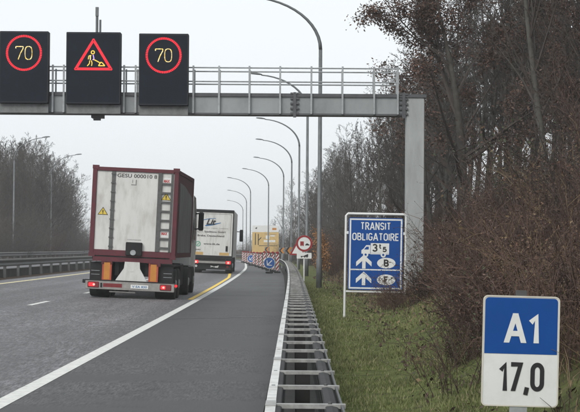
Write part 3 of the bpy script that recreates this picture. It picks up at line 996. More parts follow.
def truck_one():
    Y = 55.2; s = F_PX / Y
    x = (130.6 - 294.3) / s
    t = thing('container_truck', 'dark red framed container truck with white rear doors and yellow warning triangles', 'truck', (x, Y, road_z(x) - .005), (0, R(2.3), R(-.7)))
    t.scale = (1.035, 1, .96)
    W = 1.28
    # frame of the container
    con = MB()
    L = 6.9
    for sx in (-1, 1):
        con.cbox(sx * W - (.13 if sx > 0 else 0), sx * W + (.13 if sx < 0 else 0), 0, .14, 1.36, 4.17, .012)
        con.box(sx * W - (.13 if sx > 0 else 0), sx * W + (.13 if sx < 0 else 0), L - .14, L, 1.36, 4.17)
        x0, x1 = (W - .13, W) if sx > 0 else (-W, -W + .13)
        con.box(x0, x1, .14, L - .14, 4.05, 4.17)
        con.box(x0, x1, .14, L - .14, 1.36, 1.5)
    con.cbox(-W + .13, W - .13, 0, .13, 4.05, 4.17, .012)
    con.cbox(-W + .13, W - .13, 0, .13, 1.34, 1.53, .012)
    con.box(-W + .1, W - .1, .1, L - .02, 4.02, 4.12)
    for sx in (-1, 1):
        for z in (1.30, 4.10):
            con.box(sx * W - (.17 if sx > 0 else .012), sx * W + (.012 if sx > 0 else .17), -.012, .16, z, z + .12)
    c = con.build('container_frame', M['maroon'], t)
    MB().box(-W + .131, W - .131, .05, .09, 1.531, 4.049).build('rear_wall', M['truck_white'], c)
    b = MB()
    b.box(-.71, -.60, .02, .049, 1.531, 4.049)
    for k in range(9): b.box(-.725, -.585, .005, .02, 1.62 + k * .29, 1.66 + k * .29)
    b.build('door_seal', M['seal_grey'], c)
    # ladder
    b = MB()
    b.box(.67, .79, -.015, .049, 1.531, 4.049)
    b.box(1.06, 1.115, -.015, .049, 1.531, 4.049)
    for k in range(8):
        z = 1.66 + k * .293
        b.box(.79, 1.06, -.012, .028, z - .028, z + .028)
    b.build('ladder', M['seal_grey'], c)
    # markings
    b = MB(); text_into(b, 'GESU 000010 8', -.55, .63, 3.86, 3.98, .046, .012); b.build('container_number', M['black'], c)
    b = MB(); flat_rect(b, -.13, .03, 3.62, 3.65, .046); flat_rect(b, .0, .03, 3.651, 3.80, .046); flat_rect(b, -.10, -.085, 3.70, 3.8, .046)
    b.build('corner_mark', M['lever_grey'], c)
    b = MB(); text_into(b, 'CONTAINER', -.17, .25, 1.86, 1.895, .046, .01); b.build('stencil_lettering', M['lever_grey'], c)
    def tri(cx, cz, r):
        b = MB()
        b.cur = 1; b.poly([(cx - r * .92, cz - r * .5), (cx + r * .92, cz - r * .5), (cx, cz + r)], .0465)
        b.cur = 0; b.poly([(cx - r * .75, cz - r * .4), (cx + r * .75, cz - r * .4), (cx, cz + r * .8)], .0435)
        b.cur = 1; b.poly([(cx - r * .08, cz - r * .1), (cx + r * .08, cz - r * .1), (cx + r * .1, cz + r * .4), (cx - r * .1, cz + r * .4)], .0405)
        b.poly(disc(cx, cz - r * .24, r * .09, 8), .0405)
        b.build('warning_triangle', [M['warn_yellow'], M['black']], c)
    tri(-.93, 2.72, .17); tri(.925, 3.27, .17)
    for z in (3.80, 2.12):
        b = MB(); flat_rect(b, .80, 1.05, z - .11, z + .11, .0465); b.build('white_label', M['white'], c)
        b = MB(); text_into(b, 'MAX', .835, 1.015, z - .05, z + .05, .0435, .06); b.build('label_lettering', M['label_red'], c)
    # smudges and box round the discharge valve
    b = MB().cbox(-.19, .29, -.10, .048, 1.37, 1.80, .02)
    b.build('valve_box', M['chassis'], c)
    b = MB()
    b.lathe_x(0, 0, 0, [(-.03, .085), (.03, .085)], 16)
    vs = [(v[1] + .04, v[0] - .135, v[2] + 1.47) for v in b.v]
    b2 = MB(); b2.add(vs, b.f); b2.build('valve_cap', M['steel'], c, False)
    # side walls
    for sx in (-1, 1):
        MB().box(min(sx * (W - .06), sx * (W - .02)), max(sx * (W - .06), sx * (W - .02)), .14, L - .14, 1.5, 4.05).build('side_wall', M['maroon'], c)
        b = MB()
        xx = sx * (W - .012)
        vs = [(xx, .9, 1.52), (xx, L - .4, 1.52), (xx, L - .4, 3.45), (xx, 3.0, 3.75), (xx, .9, 3.8)]
        b.add(vs + [(xx - sx * .006, v[1], v[2]) for v in vs], [tuple(range(5)) if sx < 0 else tuple(range(4, -1, -1)), tuple(range(5, 10))])
        b.build('side_banner', M['side_grey'], c)
    # chassis
    b = MB()
    for sx in (-1, 1):
        b.box(sx * .45 - .06, sx * .45 + .06, .2, 10.4, .72, 1.14)
    for k in range(7): b.box(-.39, .39, .3 + k * 1.5, .45 + k * 1.5, .8, 1.1)
    b.box(-1.18, 1.18, .03, .12, 1.22, 1.338)
    b.build('chassis', M['chassis'], t)
    b = MB()
    b.box(-1.16, 1.2, .0, .10, 1.16, 1.30)
    for sx in (-.73, .70): b.box(sx - .16, sx + .16, -.03, .13, 1.06, 1.18)
    b.build('rear_crossbeam', M['maroon'], t)
    for cx in (-.72, .66):
        b = MB(); b.cur = 0; b.box(cx - .14, cx + .14, -.03, .0, .55, 1.15)
        b.cur = 1; flat_rect(b, cx - .09, cx + .09, .58, 1.12, -.033)
        b.build('orange_plate', [mat('plate_red', (.4, .06, .03), .5), M['orange']], t)
    b = MB().plate([(-.2, 1.17), (.24, 1.17), (.26, .96), (.47, .58), (.47, .53), (-.45, .53), (-.45, .58), (-.22, .96)], -.02, .02)
    b.box(-.02, .06, -.028, -.021, .86, .9)
    b.build('discharge_chute', M['truck_white'], t)
    # mudguards
    for sx in (-1, 1):
        b = MB()
        b.box(min(sx * .68, sx * 1.24), max(sx * .68, sx * 1.24), .14, .2, .32, 1.12)
        b.box(min(sx * .68, sx * 1.24), max(sx * .68, sx * 1.24), .2, 3.0, 1.06, 1.12)
        b.build('mudguard', M['chassis'], t)
        for z in (.72, .84):
            MB().box(min(sx * .95, sx * 1.2), max(sx * .95, sx * 1.2), .125, .139, z, z + .014).build('mudguard_trim', M['steel'], t)
    # bumper
    b = MB().cbox(-1.33, 1.31, -.12, .02, .26, .54, .02)
    b.build('bumper', M['bumper'], t)
    MB().box(-1.34, 1.32, -.14, -.0, .542, .565).build('bumper_rim', M['chassis'], t)
    for cx, lit in ((-1.09, True), (1.05, True)):
        lt = MB().cbox(cx - .17, cx + .17, -.145, -.115, .31, .50, .02)
        l = lt.build('tail_light', M['tail_dim'], t)
        b = MB(); b.poly(rrect(cx - .14, cx + .04 if cx < 0 else cx + .0, .35, .46, .03), -.1485)
        b.build('lit_lens', M['tail_red'], l)
        b = MB(); b.poly(disc(cx + (.02 if cx < 0 else -.06), .405, .035, 14), -.152)
        b.build('bulb', M['tail_core'], l)
    b = MB(); flat_rect(b, -.80, -.24, .34, .46, -.1235); b.build('red_reflector_strip', M['tail_dim'], t)
    MB().box(-.88, -.83, -.15, -.121, .33, .47).build('bracket', M['chassis'], t)
    p = MB().box(.02, .54, -.14, -.121, .33, .45).build('number_plate', M['white'], t)
    b = MB(); text_into(b, 'V EA 830', .06, .50, .355, .425, -.143, .02); b.build('plate_lettering', M['swoosh'], p)
    MB().cbox(-1.42, -1.33, -.10, -.02, .44, .56, .015).build('marker_lamp', M['chassis'], t)
    b = MB(); b.cbox(1.27, 1.36, .3, .36, .42, .50, .015); b.build('side_marker_lamp', M['tail_red'], t)
    MB().box(-.62, .15, -.02, .01, .18, .22).build('underrun_bar', M['bumper'], t)
    # wheels
    for y in (.85, 2.15, 6.4):
        for sx in (-1, 1):
            wheel('wheel', t, sx * .98, y, .5, .58, sx)
    for sx in (-1, 1): wheel('wheel', t, sx * 1.06, 9.5, .5, .34, sx)
    for sx in (-1, 1):
        MB().cbox(min(sx * .7, sx * 1.24), max(sx * .7, sx * 1.24), 3.0, 4.2, .42, 1.15, .03).build('side_locker', M['chassis'], t)
        MB().cbox(min(sx * .7, sx * 1.22), max(sx * .7, sx * 1.22), 7.1, 8.6, .42, 1.05, .05).build('fuel_tank', M['chassis'], t)
    # cab
    b = MB()
    prof = [(a + 1.5, c_) for a, c_ in ((6.6, .8), (6.6, 3.35), (6.9, 3.62), (8.0, 3.55), (8.75, 2.9), (9.0, 2.2), (9.05, .55), (6.9, .55))]
    n = len(prof)
    for x0, x1 in ((-1.2, 1.2),):
        vs = [(x0 + .06, p[0], p[1]) for p in prof] + [(x0, p[0] + (.03 if p[0] < 9 else -.03), p[1]) for p in prof] + [(x1, p[0] + (.03 if p[0] < 9 else -.03), p[1]) for p in prof] + [(x1 - .06, p[0], p[1]) for p in prof]
        fs = [tuple(range(n)), tuple(range(4 * n - 1, 3 * n - 1, -1))]
        for r_ in range(3):
            fs += [(r_ * n + i, r_ * n + n + i, r_ * n + n + (i + 1) % n, r_ * n + (i + 1) % n) for i in range(n)]
        b.add(vs, fs)
    cab = b.build('cab', M['cab_white'], t)
    b = MB()
    for sx in (-1, 1):
        xx = sx * 1.204
        vs = [(xx, 9.1, 2.0), (xx, 10.0, 1.95), (xx, 9.9, 2.75), (xx, 9.2, 2.8)]
        b.add(vs, [(0, 1, 2, 3) if sx > 0 else (3, 2, 1, 0)])
    b.add([(-1.05, 10.545, 2.05), (1.05, 10.545, 2.05), (1.0, 10.3, 2.9), (-1.0, 10.3, 2.9)], [(0, 3, 2, 1)])
    b.build('window', M['glass'], cab)
    for sx in (-1, 1):
        m_ = MB()
        m_.cbox(sx * 1.36 - .09, sx * 1.36 + .09, 10.1, 10.3, 2.35, 3.05, .04)
        m_.tube([(sx * 1.19, 10.0, 2.98), (sx * 1.34, 10.2, 3.0)], .025, 6).tube([(sx * 1.19, 10.0, 2.4), (sx * 1.34, 10.2, 2.42)], .025, 6)
        m_.build('wing_mirror', M['chassis'], cab)
truck_one()

# ------------------------------------------------------------------ white box truck ahead
def truck_two():
    Y = 113.0; s = F_PX / Y
    x = (212.4 - 294.3) / s
    t = thing('box_truck', 'white box lorry with blue logo and black frame, driving ahead of the container truck', 'lorry', (x, Y, road_z(x) - .01), (0, R(1.9), R(.8)))
    t.scale = (.97, 1, 1)
    W = 1.29; ZT = 4.0; ZB = 1.02
    b = MB()
    b.box(-W + .02, W - .02, .14, 13.2, ZB, ZT - .02)
    body = b.build('cargo_body', M['truck_white'], t)
    b = MB()
    b.cbox(-W, W, 0, .14, ZT - .18, ZT, .02)
    b.cbox(-W, -W + .08, 0, .14, ZB - .1, ZT - .18, .012)
    b.cbox(W - .07, W, 0, .14, ZB - .1, ZT - .18, .012)
    b.cbox(-W + .08, W - .07, 0, .14, ZB - .12, ZB + .1, .012)
    b.build('rear_frame', M['chassis'], body)
    d = MB()
    d.box(-W + .081, -.004, .04, .09, ZB + .101, ZT - .181)
    d.box(.004, W - .071, .04, .09, ZB + .101, ZT - .181)
    dd = d.build('rear_door', M['truck_white'], body)
    b = MB()
    for x0, x1, z0, z1 in ((-W + .16, W - .15, ZT - .29, ZT - .265), (W - .20, W - .17, ZB + .25, ZT - .29), (-W + .18, -W + .205, ZB + .25, ZT - .29)):
        flat_rect(b, x0, x1, z0, z1, .036)
    b.build('door_trim', M['lever_grey'], body)
    # logo
    b = MB()
    b.poly([(-.72, 3.34), (-.30, 3.44), (.12, 3.47), (.12, 3.44), (-.28, 3.40), (-.70, 3.30)], .0345)
    b.poly([(-.58, 3.00), (-.1, 3.10), (.45, 3.20), (.45, 3.16), (.0, 3.02), (-.52, 2.93)], .0345)
    b.build('logo_swoosh', M['swoosh'], body)
    b = MB(); text_into(b, 'Lit', -.50, .14, 3.03, 3.40, .031, .04, .35); b.build('logo_lettering', M['black'], body)
    for tx, x0, x1, z0, z1, bo in (('Spedition · Logistik · Transporte', -.72, .92, 2.80, 2.85, .01), ('L.I.T. Speditions GmbH', -1.03, .78, 2.51, 2.66, .022),
                                   ('Brake, Deutschland', -1.03, .70, 2.27, 2.41, .022), ('www.lit.de', -.62, .42, 1.78, 1.9, .022), ('EURO', -1.12, -.8, 1.42, 1.5, .03)):
        b = MB(); text_into(b, tx, x0, x1, z0, z1, .0345, bo); b.build('lettering', M['black'], body)
    b = MB(); b.ring(-.97, 1.82, .12, .17, .0345, 20); b.poly([(-1.06, 1.80), (-.99, 1.72), (-.88, 1.88), (-.92, 1.91), (-.99, 1.79), (-1.03, 1.84)], .0345)
    b.build('green_badge', M['green_mark'], body)
    b = MB(); b.box(.82, .95, .0, .039, 1.40, 1.74); b.build('door_latch', M['chassis'], body)
    for x0, x1 in ((-1.15, -.62), (.42, 1.05)):
        b = MB(); flat_rect(b, x0, x1, 1.14, 1.32, .0345); b.build('tan_reflector', M['tan'], body)
    # underside
    b = MB()
    b.cbox(-1.25, 1.25, .02, .2, .66, .88, .02)
    b.box(-1.2, 1.2, .12, 12.9, .55, ZB - .121) if False else None
    b.box(-1.2, 1.2, .16, .24, .24, .655)
    b.box(-.5, .5, .3, 13, .75, ZB - .01)
    b.build('chassis', M['chassis'], t)
    MB().cbox(-.9, .86, -.04, .018, .62, .76, .015).build('bumper', M['bumper'], t)
    for cx in (-1.06, 1.03):
        l = MB().cbox(cx - .17, cx + .17, -.03, .018, .58, .82, .02).build('tail_light', M['tail_dim'], t)
        b = MB(); b.poly(rrect(cx - .15, cx + .15, .61, .79, .04), -.033); b.build('lit_lens', M['tail_red'], l)
        b = MB(); b.poly(disc(cx, .69, .07, 16), -.037); b.build('bulb', M['tail_core'], l)
    b = MB(); text_into(b, '>-ef', -.12, .42, .36, .50, .156, .05); b.build('flap_lettering', M['white'], t)
    for cx, m in ((-1.05, 'white'), (.98, 'tail_dim')):
        b = MB(); b.poly(disc(cx, .44, .08, 14), .156); b.build('reflector', M[m], t)
    for y in (2.0, 3.3, 4.6, 11.5):
        for sx in (-1, 1): wheel('wheel', t, sx * 1.02, y, .5, .42, sx)
    cab = MB().cbox(-1.22, 1.22, 13.4, 15.6, .6, 3.6, .1).build('cab', M['cab_white'], t)
    for sx in (-1, 1):
        m_ = MB().cbox(sx * 1.56 - .13, sx * 1.56 + .13, 14.9, 15.2, 2.1, 2.95, .05)
        m_.tube([(sx * 1.2, 15.0, 2.8), (sx * 1.5, 15.05, 2.8)], .03, 6)
        m_.build('wing_mirror', M['chassis'], cab)
    b = MB()
    for sx in (-1, 1):
        xx = sx * 1.226
        b.add([(xx, 14.2, 2.0), (xx, 15.3, 2.0), (xx, 15.3, 2.8), (xx, 14.2, 2.8)], [(0, 1, 2, 3) if sx > 0 else (3, 2, 1, 0)])
    b.build('window', M['glass'], cab)
truck_two()

# ------------------------------------------------------------------ road works
def beacon(x, y, z, label, tall=1.0):
    t = thing('traffic_beacon', label, 'traffic beacon', (x, y, z), (0, 0, 0), 'striped beacons closing the hard shoulder')
    MB().cbox(-.22, .22, -.38, .38, 0, .11, .03).build('foot', M['rubber'], t)
    w, z0, z1 = .10, .16, .16 + tall
    p = MB().cbox(-w, w, -.03, .03, z0, z1, .02).build('panel', M['white'], t)
    b = MB()
    n = 4; step = (z1 - z0) / n
    for k in range(-1, n):
        a0 = z0 + k * step; h = step * .55
        # stripe falling to the left, clipped to the panel
        q = [(-w + .005, a0), (w - .005, a0 + .26), (w - .005, a0 + .26 + h), (-w + .005, a0 + h)]
        cl = []
        for i in range(4):
            A, B = q[i], q[(i + 1) % 4]
            cl.append(A)
        cl = clip_z(cl, z0 + .005, z1 - .005)
        if len(cl) > 2: b.poly(cl, -.0335)
    b.build('red_stripes', M['red'], p)
    MB().cbox(-w - .006, w + .006, -.05, .05, z1 + .001, z1 + .16, .05).build('red_cap', M['red'], p)
    MB().tube([(0, 0, .1), (0, 0, z0 + .02)], .03, 6).build('stem', M['rubber'], t)
    return t
def clip_z(poly, lo, hi):
    for sgn, lim in ((1, lo), (-1, -hi)):
        out = []
        for i in range(len(poly)):
            A, B = poly[i], poly[(i + 1) % len(poly)]
            a, b_ = sgn * A[1] - lim, sgn * B[1] - lim
            if a >= 0: out.append(A)
            if a * b_ < 0:
                t = a / (a - b_)
                out.append((A[0] + (B[0] - A[0]) * t, A[1] + (B[1] - A[1]) * t))
        poly = out
        if not poly: break
    return poly
beacons_px = [(277.8, 273.0), (273.2, 271.9), (268.8, 270.7), (264.8, 269.4), (261.0, 268.2), (257.5, 267.1), (254.2, 266.0), (251.1, 265.0), (248.3, 264.2), (245.7, 263.5), (243.3, 262.8)]
BN = ['first and nearest', 'second', 'third', 'fourth', 'fifth', 'sixth', 'seventh', 'eighth', 'ninth', 'tenth', 'eleventh and farthest']
for i, (px, py) in enumerate(beacons_px):
    y = F_PX * EYE / (py - 249)
    x = (px - 294.3) * y / F_PX
    beacon(x, y, .004 + max(0, road_z(x - curve(y))), f'red and white striped beacon, {BN[i]} of the row closing the hard shoulder', 1.0 + (.1 if i < 4 else 0))

def arrow_sign(px, py, dia_px, Y, label):
    s = F_PX / Y
    x = (px - 294.3) / s; zc = EYE - (py - 249) / s; r = dia_px / s / 2
    t = thing('keep_left_sign', label, 'road sign', (x, Y, 0), (0, 0, 0), 'blue arrow signs among the beacons')
    MB().plate(disc(0, zc, r, 36), -.012, .012).build('disc', M['white'], t)
    b = MB(); b.poly(disc(0, zc, r * .93, 36), -.0155); b.build('blue_face', M['blue_bright'], t)
    b = MB()
    d = r * .62
    def rt(u, v):   # u along the arrow (down-left), v across
        c = math.sqrt(.5)
        return (-u * c + v * c, zc - u * c - v * c)
    b.poly([rt(-d, -.07 * r), rt(-d, .09 * r), rt(d * .7, .09 * r), rt(d * .7, -.07 * r)], -.0185)
    b.poly([rt(d, 0), rt(d, 0), rt(d * .1, .62 * r), rt(-.15 * d, .62 * r), rt(d * .62, 0)][1:], -.0195)
    b.poly([rt(d, 0), rt(d * .62, 0), rt(-.15 * d, -.62 * r), rt(d * .1, -.62 * r)], -.0195)
    b.build('white_arrow', M['white'], t)
    MB().tube([(0, .035, .1), (0, .035, zc + r * .5)], .025, 8).build('post', M['steel'], t)
    MB().cbox(-.25, .25, -.2, .3, 0, .11, .03).build('foot', M['rubber'], t)
arrow_sign(269.8, 263.0, 11.5, 118, 'larger blue round sign with white down-left arrow before the nearest beacons')
arrow_sign(251.4, 258.8, 7.4, 172, 'smaller blue round sign with white down-left arrow, farther along the beacons')

def chevron(px, py, size_px, Y, label, z0=0.0):
    s = F_PX / Y
    x = (px - 294.3) / s; zc = EYE - (py - 249) / s; h = size_px / s / 2
    t = thing('chevron_board', label, 'chevron sign', (x, Y, z0), (0, 0, 0), 'orange and black chevron boards on the bend')
    zc -= z0
    MB().box(-h, h, -.01, .012, zc - h, zc + h).build('panel', M['lever_grey'], t)
    def chev(off, w, m, nm):
        b = MB()
        a = off * h
        b.poly([(a, zc), (a + .72 * h, zc + h * .96), (a + .72 * h + w * h, zc + h * .96), (a + w * h, zc)], -.0135)
        b.poly([(a, zc), (a + w * h, zc), (a + .72 * h + w * h, zc - h * .96), (a + .72 * h, zc - h * .96)], -.0135)
        b.build(nm, M[m], t)
    chev(-.97, .55, 'black', 'black_chevron'); chev(-.42, .66, 'orange', 'orange_chevron')
    MB().box(-.035, .035, .013, .06, -.3, zc + h).build('post', M['steel'], t)
chevron(289.2, 250.6, 7.2, 128, 'orange chevron board pointing left, largest, next to the no-overtaking sign')
chevron(282.2, 250.6, 5.8, 150, 'orange chevron board pointing left, between the yellow board and the largest chevron', 0)
chevron(267.5, 249.6, 5.0, 190, 'small orange chevron board pointing left before the big yellow board', 0)

def no_overtaking():
    Y = 90.0; s = F_PX / Y
    x = (304.5 - 294.3) / s; zc = EYE + (249 - 243.3) / s
    t = thing('no_overtaking_sign', 'round red-ringed no overtaking sign for trucks above a white plate, beside the guardrail', 'road sign', (x, Y, 0))
    r = .41
    MB().plate(disc(0, zc, r, 40), -.012, .012).build('disc', M['white'], t)
    b = MB(); b.ring(0, zc, r * .76, r * .995, -.0155, 40); b.build('red_ring', M['red'], t)
    b = MB()
    flat_rect(b, -.2, -.02, zc - .09, zc + .1, -.0155); b.poly(disc(-.16, zc - .1, .035, 10), -.0175); b.poly(disc(-.06, zc - .1, .035, 10), -.0175)
    b.build('red_truck_symbol', M['red'], t)
    b = MB()
    b.poly([(.05, zc - .1), (.26, zc - .1), (.26, zc - .05), (.21, zc - .04), (.18, zc), (.1, zc), (.08, zc - .05), (.05, zc - .05)], -.0155)
    b.build('car_symbol', M['black'], t)
    zp = EYE - (255.6 - 249) / s
    pl = MB().plate(rrect(-.37, .37, zp - .145, zp + .145, .03), -.012, .012).build('plate', M['white'], t)
    b = MB()
    flat_rect(b, -.17, .0, zp - .05, zp - .01, -.0155); b.poly([(-.02, zp - .05), (.2, zp - .05), (.2, zp + .09), (.05, zp + .03), (-.02, zp + .0)], -.0165)
    for xx in (-.13, .03, .14): b.poly(disc(xx, zp - .065, .032, 10), -.0175)
    b.build('trailer_symbol', M['black'], pl)
    MB().tube([(0, .045, -.2), (0, .045, zc + .3)], .038, 10).build('post', M['white'], t)
no_overtaking()

def warning_triangle():
    Y = 104.0; s = F_PX / Y
    x = (298.0 - 294.3) / s
    t = thing('warning_triangle_sign', 'white triangle sign with red border half hidden behind the no-overtaking sign', 'road sign', (x, Y, 0))
    zb, zt = EYE - .35, EYE + .55
    MB().plate([(-.48, zb), (.48, zb), (0, zt)], -.012, .012).build('panel', M['red'], t)
    b = MB(); b.poly([(-.33, zb + .09), (.33, zb + .09), (0, zt - .2)], -.0155); b.build('white_field', M['white'], t)
    MB().tube([(0, .045, -.2), (0, .045, zt - .1)], .038, 8).build('post', M['steel'], t)
warning_triangle()

def yellow_board():
    Y = 245.0; s = F_PX / Y
    x = (265.6 - 294.3) / s
    zz = 0.0
    t = thing('diversion_board', 'large yellow diversion board with black route lines and white header, behind the beacons', 'road sign', (x, Y, zz))
    def Z(py): return EYE + (249 - py) / s
    def X(px): return (px - 265.6) / s
    MB().box(X(252.3), X(279), -.03, .03, Z(252.5), Z(232.3)).build('panel', M['sign_yellow'], t)
    MB().box(X(252.5), X(278.8), -.03, .03, Z(232.1), Z(225.6)).build('header_panel', M['white'], t)
    b = MB()
    flat_rect(b, X(255.2), X(256.1), Z(245.2), Z(233.4), -.034)
    flat_rect(b, X(258.1), X(259.0), Z(245.2), Z(234.0), -.034)
    b.poly([(X(259.0), Z(240.8)), (X(261.6), Z(238.2)), (X(261.6), Z(237.0)), (X(259.0), Z(239.6))], -.034)
    flat_rect(b, X(259.2), X(278), Z(246.2), Z(245.6), -.034)
    b.poly([(X(255), Z(228.6)), (X(257.4), Z(227.0)), (X(257.0), Z(229.4))], -.034)
    b.build('route_lines', M['black'], t)
    b = MB()
    for x0, x1, y0, y1 in ((264, 275.5, 242.3, 240.2), (266, 269.8, 239, 235.6), (270.5, 275, 236.6, 235.4)):
        flat_rect(b, X(x0), X(x1), Z(y0), Z(y1), -.034)
    b.build('place_name_field', M['white'], t)
    b = MB(); flat_rect(b, X(272.4), X(276.6), Z(230.2), Z(228.0), -.034); b.build('yellow_header_field', M['orange'], t)
    b = MB()
    for x0, x1, y0 in ((263, 266, 238.2), (270.5, 276.5, 234.6), (264.6, 269, 234), (264, 276, 244)):
        flat_rect(b, X(x0), X(x1), Z(y0) - .04, Z(y0) + .02, -.034)
    b.build('small_lettering', M['lever_grey'], t)
    for px in (255.5, 265.6, 276):
        MB().tube([(X(px), .08, -.3), (X(px), .08, Z(227))], .06, 8).build('post', M['steel'], t)
yellow_board()

# ------------------------------------------------------------------ plants
def limb(mb, p, d, L, r, lvl, P, rnd, tips):
    """one branch and all it carries"""
    seg = P['seg'][lvl]
    pts, rads = [p.copy()], [r]
    q = p.copy(); d = d.normalized()
    for k in range(seg):
        j = P['jit'][lvl]
        d = (d + Vector((rnd.uniform(-j, j), rnd.uniform(-j, j), rnd.uniform(-j, j) + P['up'][lvl]))).normalized()
        q = q + d * (L / seg)
        pts.append(q.copy()); rads.append(max(P['rmin'], r * (1 - .8 * (k + 1) / seg)))
    mb.tube(pts, rads, P['side'][lvl], cap=False)
    if lvl + 1 < len(P['n']):
        nn = P['n'][lvl + 1]
        nn = max(1, int(nn * rnd.uniform(.75, 1.25)))
        for i in range(nn):
            t = P['t0'][lvl] + (1 - P['t0'][lvl]) * (i + rnd.random()) / nn
            f = t * seg; k = min(seg - 1, int(f)); f -= k
            b = pts[k].lerp(pts[k + 1], f)
            ax = (pts[k + 1] - pts[k]).normalized()
            az = rnd.uniform(0, 2 * math.pi)
            o = ax.orthogonal().normalized()
            o = (Matrix.Rotation(az, 3, ax) @ o)
            an = R(rnd.uniform(*P['ang'][lvl + 1]))
            nd = ax * math.cos(an) + o * math.sin(an)
            nl = L * P['len'][lvl + 1] * rnd.uniform(.6, 1.15) * (1 - P['taper'] * t)
            nr = max(P['rmin'], min(rads[k] * .62, r * .5 * nl / max(.1, L) * 1.6))
            limb(mb, b, nd, nl, nr, lvl + 1, P, rnd, tips)
    else:
        tips.append((pts[-1], d)); tips.append((pts[seg // 2], d))
    return pts, rads

def leaf_quad(mb, p, s, rnd):
    a = Vector((rnd.gauss(0, 1), rnd.gauss(0, 1), rnd.gauss(0, 1))).normalized()
    b = a.orthogonal().normalized(); b = Matrix.Rotation(rnd.uniform(0, 6.28), 3, a) @ b
    c = a.cross(b)
    s *= rnd.uniform(.6, 1.25)
    mb.add([p - b * s, p + c * s * .5, p + b * s, p - c * s * .45], [(0, 1, 2, 3)])

def make_tree(name, seed, h, r, P, mt, mw, leaf=None, leaf_m=None, lean=(0, 0)):
    rnd = random.Random(seed)
    t = bpy.data.objects.new(name, None); C.objects.link(t)
    trunk, crown, tips = MB(), MB(), []
    d = Vector((lean[0], lean[1], 1)).normalized()
    seg = 8; pts, rads = [Vector((0, 0, -.4))], [r * 1.3]
    q = pts[0].copy()
    for k in range(seg):
        d = (d + Vector((rnd.uniform(-.07, .07), rnd.uniform(-.07, .07), .05))).normalized()
        q = q + d * ((h * .86) / seg)
        pts.append(q.copy()); rads.append(max(.012, r * (1 - .9 * (k + 1) / seg)))
    trunk.tube(pts, rads, 8, cap=False)
    nn = P['n'][0]
    for i in range(nn):
        t_ = P['first'] + (1 - P['first']) * (i + rnd.random()) / nn
        f = t_ * seg; k = min(seg - 1, int(f)); f -= k
        b = pts[k].lerp(pts[k + 1], f)
        az = rnd.uniform(0, 6.283)
        an = R(rnd.uniform(*P['ang'][0]) * (1 - .45 * t_))
        nd = Vector((math.cos(az) * math.sin(an), math.sin(az) * math.sin(an), math.cos(an)))
        nl = h * P['len'][0] * rnd.uniform(.7, 1.15) * (1 - .55 * t_)
        limb(crown, b, nd, nl, max(P['rmin'], rads[k] * .5), 0, P, rnd, tips)
    trunk.build('trunk', mt, t, True)
    crown.build('crown', mw, t, False)
    if leaf:
        lf = MB()
        for p, dd in tips:
            if rnd.random() < leaf[2]:
                for _ in range(leaf[0]):
                    lf.cur = 0 if rnd.random() < .6 else 1
                    leaf_quad(lf, p + Vector((rnd.gauss(0, .16), rnd.gauss(0, .16), rnd.gauss(0, .14))), leaf[1], rnd)
        lf.build('dead_leaves', leaf_m, t)
    return t

BARE = dict(n=[18, 8, 7, 5], len=[.42, .45, .42, .5], ang=[(35, 70), (25, 60), (25, 60), (20, 60)], seg=[6, 4, 3, 2], jit=[.13, .18, .2, .22],
            up=[.07, .05, .05, .03], side=[5, 4, 3, 3], t0=[.2, .2, .15, .1], taper=.4, rmin=.0085, first=.2)
BROAD = dict(BARE, n=[14, 8, 7, 5], len=[.5, .45, .42, .45], ang=[(45, 85), (30, 65), (25, 65), (20, 65)], first=.2)
SLIM = dict(BARE, n=[22, 7, 6, 5], len=[.27, .45, .45, .5], ang=[(25, 55), (25, 55), (25, 55), (20, 60)], first=.22)
protos = {
    'bare': make_tree('bare_tree', 11, 14, .19, BARE, M['bark'], M['twig']),
    'bare2': make_tree('bare_tree', 23, 15, .17, BARE, M['bark_grey'], M['twig_grey']),
    'broad': make_tree('bare_tree', 37, 12, .22, BROAD, M['bark'], M['twig']),
    'slim': make_tree('bare_tree', 41, 15, .13, SLIM, M['bark_grey'], M['twig']),
    'slim2': make_tree('bare_tree', 53, 13, .11, SLIM, M['bark'], M['twig_grey']),
}
used = set()
def plant(key, d, y, label, cat, group=None, sc=1.0, rz=None, name=None, dz=0.0, tilt=(0, 0)):
    p = protos[key]
    rnd = random.Random(int(d * 131 + y * 17))
    loc = on_bank(d, y); loc.z += dz
    rot = (tilt[0], tilt[1], rnd.uniform(0, 6.28) if rz is None else rz)
    sc = (sc * rnd.uniform(.92, 1.08), sc * rnd.uniform(.92, 1.08), sc)
    if key in used:
        o = dup(p, loc, rot, sc, label, group)
    else:
        used.add(key); o = p; o.location = loc; o.rotation_euler = rot; o.scale = sc
        if group: o['group'] = group
    tag(o, label, cat, group)
    if group is None and 'group' in o: del o['group']
    return o

rnd = random.Random(5)
GR = 'bare trees of the wood on the right bank'
LR = 'bare leafless tree standing in the grey wood on the right bank'
